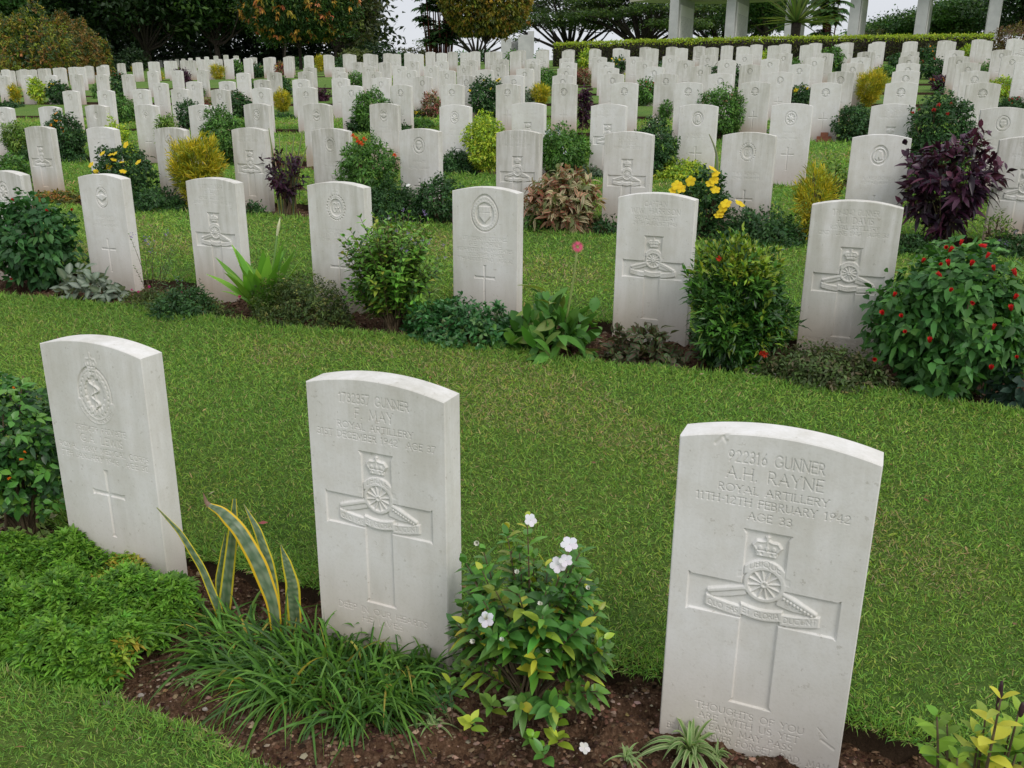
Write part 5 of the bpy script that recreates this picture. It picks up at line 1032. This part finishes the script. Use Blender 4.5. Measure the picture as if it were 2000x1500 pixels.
# orange-tipped tree
o=lobetree(592,42,-110,84,232,[((.035,.08,.02),5),((.05,.11,.025),3),((.09,.13,.025),1.2)],'round tree with orange-tipped leaves on a thin trunk, left of the sky gap',trunk=.10,nc=1300,nper=24,leaf=.17,lobes=26,core=.3,spread=.22,name='orange_tipped_tree')
b=np.array(o.location); d=(b-CAM)@F0
def shell(o,b,x,yt,yb,wpx,n,palx,L,W,k,low=-.9,name='new_leaves'):
    d=(b-CAM)@F0; zt=onY(x,yt,d)[2]-b[2]; zb=onY(x,yb,d)[2]-b[2]; R=wpx*d/FPX/2; u=rdir(n); u=u[(u[:,2]>low)]; n=len(u); P=np.stack([u[:,0]*R,u[:,1]*R,(zt+zb)/2+u[:,2]*(zt-zb)/2],1)*[1,1,1]
    P[:,:2]*=rng.uniform(.86,1.04,(n,1)); P=np.repeat(P,k,0); O=np.repeat(u,k,0); D=nrm(O*.7+rdir(n*k)*.9-[0,0,.25]); V_,F_,C_=ribbons(P,D,rdir(n*k,.4),L*rng.uniform(.6,1.2,n*k),W,2,droop=.3,cols=np.repeat(pal(palx,n),k,0)); mk(name,V_,F_,'leaf',o,cols=C_)
shell(o,b,592,-120,88,232,520,[((.60,.22,.10),2),((.50,.27,.05),2.5),((.30,.24,.04),2)],.22,.085,8)
shell(o,b,592,-110,86,228,4600,[((.03,.07,.018),5),((.045,.10,.02),3),((.10,.14,.025),1)],.17,.08,5,name='outer_leaves')
# orange-green tree
o=lobetree(948,42,-150,78,190,ORG,'round olive and orange tree on a thin dark trunk, right of the palm clump',trunk=.07,nc=700,nper=20,leaf=.15,lobes=20,core=.5,spread=.16,name='olive_tree'); b=np.array(o.location)
shell(o,b,947,-150,80,184,7000,[((.26,.18,.025),2.5),((.17,.18,.025),3.5),((.06,.08,.018),3)],.17,.085,5,name='outer_leaves')
# palm clumps (many thin red-stemmed palms)
def palmclump(x,t,yb,yt,wpx,n,label,lean=.10,fr=.9,crownlo=.25):
    b=baseat(x,t); d=(b-CAM)@F0; H=onY(x,yt,d)[2]-b[2]; W=wpx*d/FPX; o=empty('palm_clump',b,label,'palm'); tb=MB(); P=[];D=[];Nn=[];L=[]
    for i in range(n):
        a=rng.uniform(0,6.28); r_=rng.uniform(0,W*.42); s=np.array([math.cos(a)*r_,math.sin(a)*r_,-.1]); h=H*rng.uniform(.16,1.); e=np.array([s[0]*1.35,s[1]*1.35,h]); tubeb(tb,s,e,.035,.028,.02,6,6)
        for j in range(15):
            a2=rng.uniform(0,6.28); el=rng.uniform(.3,1.4); fd=np.array([math.cos(a2)*math.cos(el),math.sin(a2)*math.cos(el),math.sin(el)]); FL=fr*rng.uniform(.8,1.3)
            rp=[e+fd*FL*t_-[0,0,FL*.45*t_*t_] for t_ in np.linspace(0,1,9)]; tb.tube(rp,np.linspace(.02,.006,9),4)
            for q_ in range(1,9):
                tg=nrm(rp[q_]-rp[q_-1]); sd=nrm(np.cross(tg,[0,0,1.]))
                for sg in(-1,1):
                    for o_ in(0,.5): P.append(rp[q_-1]+(rp[q_]-rp[q_-1])*o_); D.append(tg*.7+sd*sg+[0,0,-.15]); Nn.append([0,0,1.]); L.append(FL*.42)
    m_=len(P); V_,F_,C_=ribbons(np.array(P),np.array(D),np.array(Nn),np.array(L)*rng.uniform(.7,1.1,m_),.09,2,droop=.35,fold=.3,cols=pal([((.045,.10,.03),3),((.07,.145,.04),3),((.03,.06,.02),2)],m_)); mk('frond',V_,F_,'leaf',o,cols=C_); tb.build('stem','redstem',o,cols=False); return o
palmclump(860,44,105,-45,66,34,'dense clump of red-stemmed palms beside the olive and orange tree',fr=.55)
palmclump(1600,40,72,-60,42,14,'clump of red-stemmed palms in front of the memorial, right of the fan palm',fr=.7)
# fan palm
b=baseat(1540,36); d=(b-CAM)@F0; zt=onY(1540,47,d)[2]-b[2]; o=empty('fan_palm',b,'large fan palm with stiff radiating leaves standing in front of the memorial columns','palm'); tb=MB(); tubeb(tb,[0,0,-.1],[0,0,zt],.16,.20,.01,6,9); tb.build('trunk','bark',o,cols=False)
n=150; a=rng.uniform(0,2*np.pi,n); el=rng.uniform(-.1,1.5,n); D=np.stack([np.cos(a)*np.cos(el),np.sin(a)*np.cos(el)*.8,np.sin(el)],1)
V_,F_,C_=ribbons(np.tile([0,0,zt],(n,1)),D,np.array([0,0,1.])-D*.5,rng.uniform(1.3,2.1,n),.095,6,droop=rng.uniform(.02,.25,n),fold=.6,prof=lambda t:np.clip(.6+1.2*t-1.75*t**2,.04,1),cols=pal([((.10,.15,.04),3),((.17,.21,.08),2),((.055,.09,.03),3)],n)); mk('frond',V_,F_,'leaf',o,cols=C_)
# rain trees right of the centre and behind the memorial
raintree(1110,95,-70,85,280,'spreading rain tree with bare dark limbs showing, left of the memorial',FRN,18)
raintree(1250,88,-60,80,300,'broad rain tree with layered foliage just left of the memorial columns',FRN,24,nper=190)
raintree(1400,96,-30,80,240,'rain tree seen between the first memorial columns',FMD,20)
raintree(930,110,15,98,200,'faint distant spreading tree behind the olive and orange tree',FRN,10,nper=60)
lobetree(1490,84,-20,60,170,FMD,'bushy green tree behind the second and third memorial columns',trunk=.3,nc=420,nper=26,leaf=.34,lobes=14,trunks=2,name='green_tree')
for x,t,yt,yb,w,lab in ((1770,80,30,76,200,'green tree between the right memorial columns'),(1690,86,52,76,90,'small pale green tree by the fourth memorial column'),(1880,74,-5,72,190,'tall green tree behind the rightmost memorial columns'),(1990,68,-45,60,190,'dense dark green tree at the top right corner')): lobetree(x,t,yt,yb,w,FMD if 'dense' not in lab else FDK,lab,trunk=.25,nc=420,nper=26,leaf=.32,lobes=14,trunks=2,name='green_tree',spread=.5)
# low distant bushes on the skyline
for x,t,yt,w,lab in ((815,60,93,70,'low brown bush on the skyline left of the palm clump'),(1690,62,58,50,'small round tree on the skyline beyond the hedge')):
    b=baseat(x,t); d=(b-CAM)@F0; z=onY(x,yt,d)[2]-b[2]; o=empty('bush',b,lab,'bush'); foliage('foliage',b,w*d/FPX,1.6,max(z,.6),160,6,.24,.12,FBR,o,'ball','leaf',2,z0=-.2)
# hedge with bright top
HV=34.3; ua,ub=onV(1084,95,HV)[0],onV(1938,80,HV)[0]; zc=lambda u,V:float(Gz(u,V))
def hedge(us_,Vc,h,dp,n,palS,palT,o,L=.075):
    U=rng.uniform(us_[0],us_[1],n); e=rng.random(n); V_=np.where(e<.5,Vc-dp/2,Vc+rng.uniform(-dp/2,dp/2,n)); Z=np.where(e<.5,rng.uniform(0,h,n),h)
    Z=Z+rng.normal(0,.03,n); zb=Gz(U,V_); c=pal(palS,n); tp=(Z>h-.14); c[tp]=pal(palT,tp.sum()); P=np.stack([U,V_,zb+Z],1)-np.array(o.location); D=rdir(n,.6); V2_,F_,C_=ribbons(P,D,rdir(n,.6),L*rng.uniform(.6,1.3,n),L*.5,2,droop=.2,cols=c); return mk('foliage',V2_,F_,'leaf',o,cols=C_)
ztop_=onV(1500,80,HV)[2]-zc(onV(1500,80,HV)[0],HV)
o=empty('hedge',((ua+ub)/2,HV,zc((ua+ub)/2,HV)),'long low clipped hedge with bright yellow-green top below the memorial','hedge')
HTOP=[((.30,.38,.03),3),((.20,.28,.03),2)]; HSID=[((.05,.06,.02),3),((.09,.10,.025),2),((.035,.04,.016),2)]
# height follows the photo's hedge line
b=MB(); n=15000; U=rng.uniform(ua,ub,n); tops=np.array([ (onV(1084+(u-ua)/(ub-ua)*854,np.interp((u-ua)/(ub-ua),[0,.25,.6,1],[87,81.5,78.5,77.5]),HV)[2]) for u in np.linspace(ua,ub,60)])
xs_=np.linspace(1084,1938,60); uu=np.array([onV(x,85,HV)[0] for x in xs_]); tz=np.array([onV(x,np.interp(x,[1084,1250,1500,1800,1938],[87,80.5,75,71,69.5]),HV)[2] for x in xs_])
TZ=np.interp(U,uu,tz); g=Gz(U,HV*np.ones(n)); hh=np.maximum(TZ-g,.35); e=rng.random(n); Z=np.where(e<.55,hh*rng.random(n),hh)+rng.normal(0,.025,n); Vv=np.where(e<.55,HV-.25,HV+rng.uniform(-.25,.35,n))
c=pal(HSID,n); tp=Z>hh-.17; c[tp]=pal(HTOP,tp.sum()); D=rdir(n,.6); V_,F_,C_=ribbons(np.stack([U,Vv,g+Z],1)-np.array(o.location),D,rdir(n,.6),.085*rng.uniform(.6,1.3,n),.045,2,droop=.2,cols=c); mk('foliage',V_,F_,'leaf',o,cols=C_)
b=MB(); m_=60; 
for i in range(m_-1): b.box(uu[i],uu[i+1]+.001*0,HV-.2,HV+.3,float(Gz(uu[i],HV))-.1,tz[i]-.06)
b.build('inner_twigs','bark',o,cols=False).location=tuple(-np.array(o.location))
# reddish hedge at the right edge
b_=baseat(1985,33); d=(b_-CAM)@F0; z=onY(1985,48,d)[2]-b_[2]; o=empty('red_hedge',b_,'brown-red leafy hedge at the right edge beside the long hedge','hedge'); foliage('foliage',b_,125*d/FPX,2.2,z,1500,6,.10,.05,[((.12,.07,.035),3),((.08,.07,.02),2),((.14,.13,.02),1)],o,'ball','leaf',2,z0=-.4,core=.75)
# ---------------- memorial ----------------
MA=PHI+math.radians(-5.9); Z0=58.; 
def mw(X,Y): # camera-plan coords (x right, y forward) -> world
    return np.array([X*cph+Y*sph,-X*sph+Y*cph])
ang=math.radians(27); s_=.0609*Z0; org=mw(.166*Z0,Z0); e1=mw(math.cos(ang),-math.sin(ang)); e2=mw(math.sin(ang),math.cos(ang))
gz=float(Gz(*(org+e1*8)))-.2; ztop=6.75+CAMZ
mo=empty('war_memorial',(org[0],org[1],gz),'pale stone memorial of tall piers carrying a flat wing-like roof above the hedge','memorial'); OO=np.array([org[0],org[1],gz])
def loc2(V): V=np.asarray(V,float); return np.stack([V[:,0]*e1[0]+V[:,1]*e2[0],V[:,0]*e1[1]+V[:,1]*e2[1],V[:,2]],1)
HZ=ztop-gz
for i in range(-0,7):
    x0=i*s_; b=MB(); b.box(x0,x0+.55,0,3.5,-.5,HZ,M4=loc2)
    for zz in np.arange(.4,HZ,.62): b.box(x0-.004,x0+.554,-.004,.02,zz,zz+.605,M4=loc2)
    pr=b.build('pier','concrete',mo,cols=False,smooth=False)
    b=MB(); b.box(x0+.56,x0+.60,.35,3.15,.1,HZ-.45,M4=loc2); b.box(x0-.05,x0-.01,.35,3.15,.1,HZ-.45,M4=loc2); pn=b.build('name_panel','panel',pr,cols=False,smooth=False)
    b=MB()
    for c_ in range(9):
        y_=.5+c_*.29
        for r_ in range(34): 
            L_=rng.uniform(.12,.24); z_=.4+r_*.07*1.0
            if z_<HZ-.7: b.box(x0+.598,x0+.606,y_,y_+L_,z_,z_+.03,M4=loc2)
    b.build('name_lines','concrete',pn,cols=False,smooth=False)
# roof: tapered wing
b=MB(); ns=24; VV=[];F=[]
for i in range(ns+1):
    x=-3.3+i*(6*s_+9)/ns; t=min(1,(x+3.3)/6.); w0=1.75-1.75*math.sin(t*1.57)-.2*t; w1=1.75+3.4*math.sin(t*1.57); 
    for (y,z) in((w0-.4*t,HZ),(w1,HZ),(w1,HZ+.35),(w0-.4*t,HZ+.35)): VV.append((x,y,z+.02*0+ (abs(y-1.75)*.03 if z>HZ else 0)))
for i in range(ns):
    for j in range(4): F.append((i*4+j,(i+1)*4+j,(i+1)*4+(j+1)%4,i*4+(j+1)%4))
F+=[(3,2,1,0),(ns*4,ns*4+1,ns*4+2,ns*4+3)]; b.add(loc2(np.array(VV)),F); b.build('roof','roof',mo,cols=False,smooth=False)
# monument pylon base between the trees
q=baseat(1006,60); d=(q-CAM)@F0; mp_=d/FPX; o=empty('stone_pylon',q,'grey stone pylon with dark slot partly hidden behind the olive and orange tree','monument'); zt=onY(1006,66,d)[2]-q[2]
def cm(V): V=np.asarray(V,float); rx=nrm(np.array([RX[0],RX[1],0.])); ry=nrm(np.array([F0[0],F0[1],0.])); return V[:,0:1]*rx+V[:,1:2]*ry+V[:,2:3]*[0,0,1.]
for x0,x1,zz in((-28,-8,zt-.35),(5,29,zt-.1)): 
    b=MB(); b.box(x0*mp_,x1*mp_,0,1.2,-.5,zz,M4=cm); b.build('pier','concrete',o,cols=False,smooth=False)
b=MB(); b.box(-8*mp_,5*mp_,.5,1.0,-.5,zt-.5,M4=cm)
for i in range(6): b.box((-7.5+i*2.2)*mp_,(-6.6+i*2.2)*mp_,.42,.5,-.5,zt-.5,M4=cm)
b.build('recess','concrete',o,cols=False,smooth=False)
b=MB(); b.box(24*mp_,36*mp_,.2,1.,-.5,zt+.15,M4=cm); b.build('side_block','concrete',o,cols=False,smooth=False)
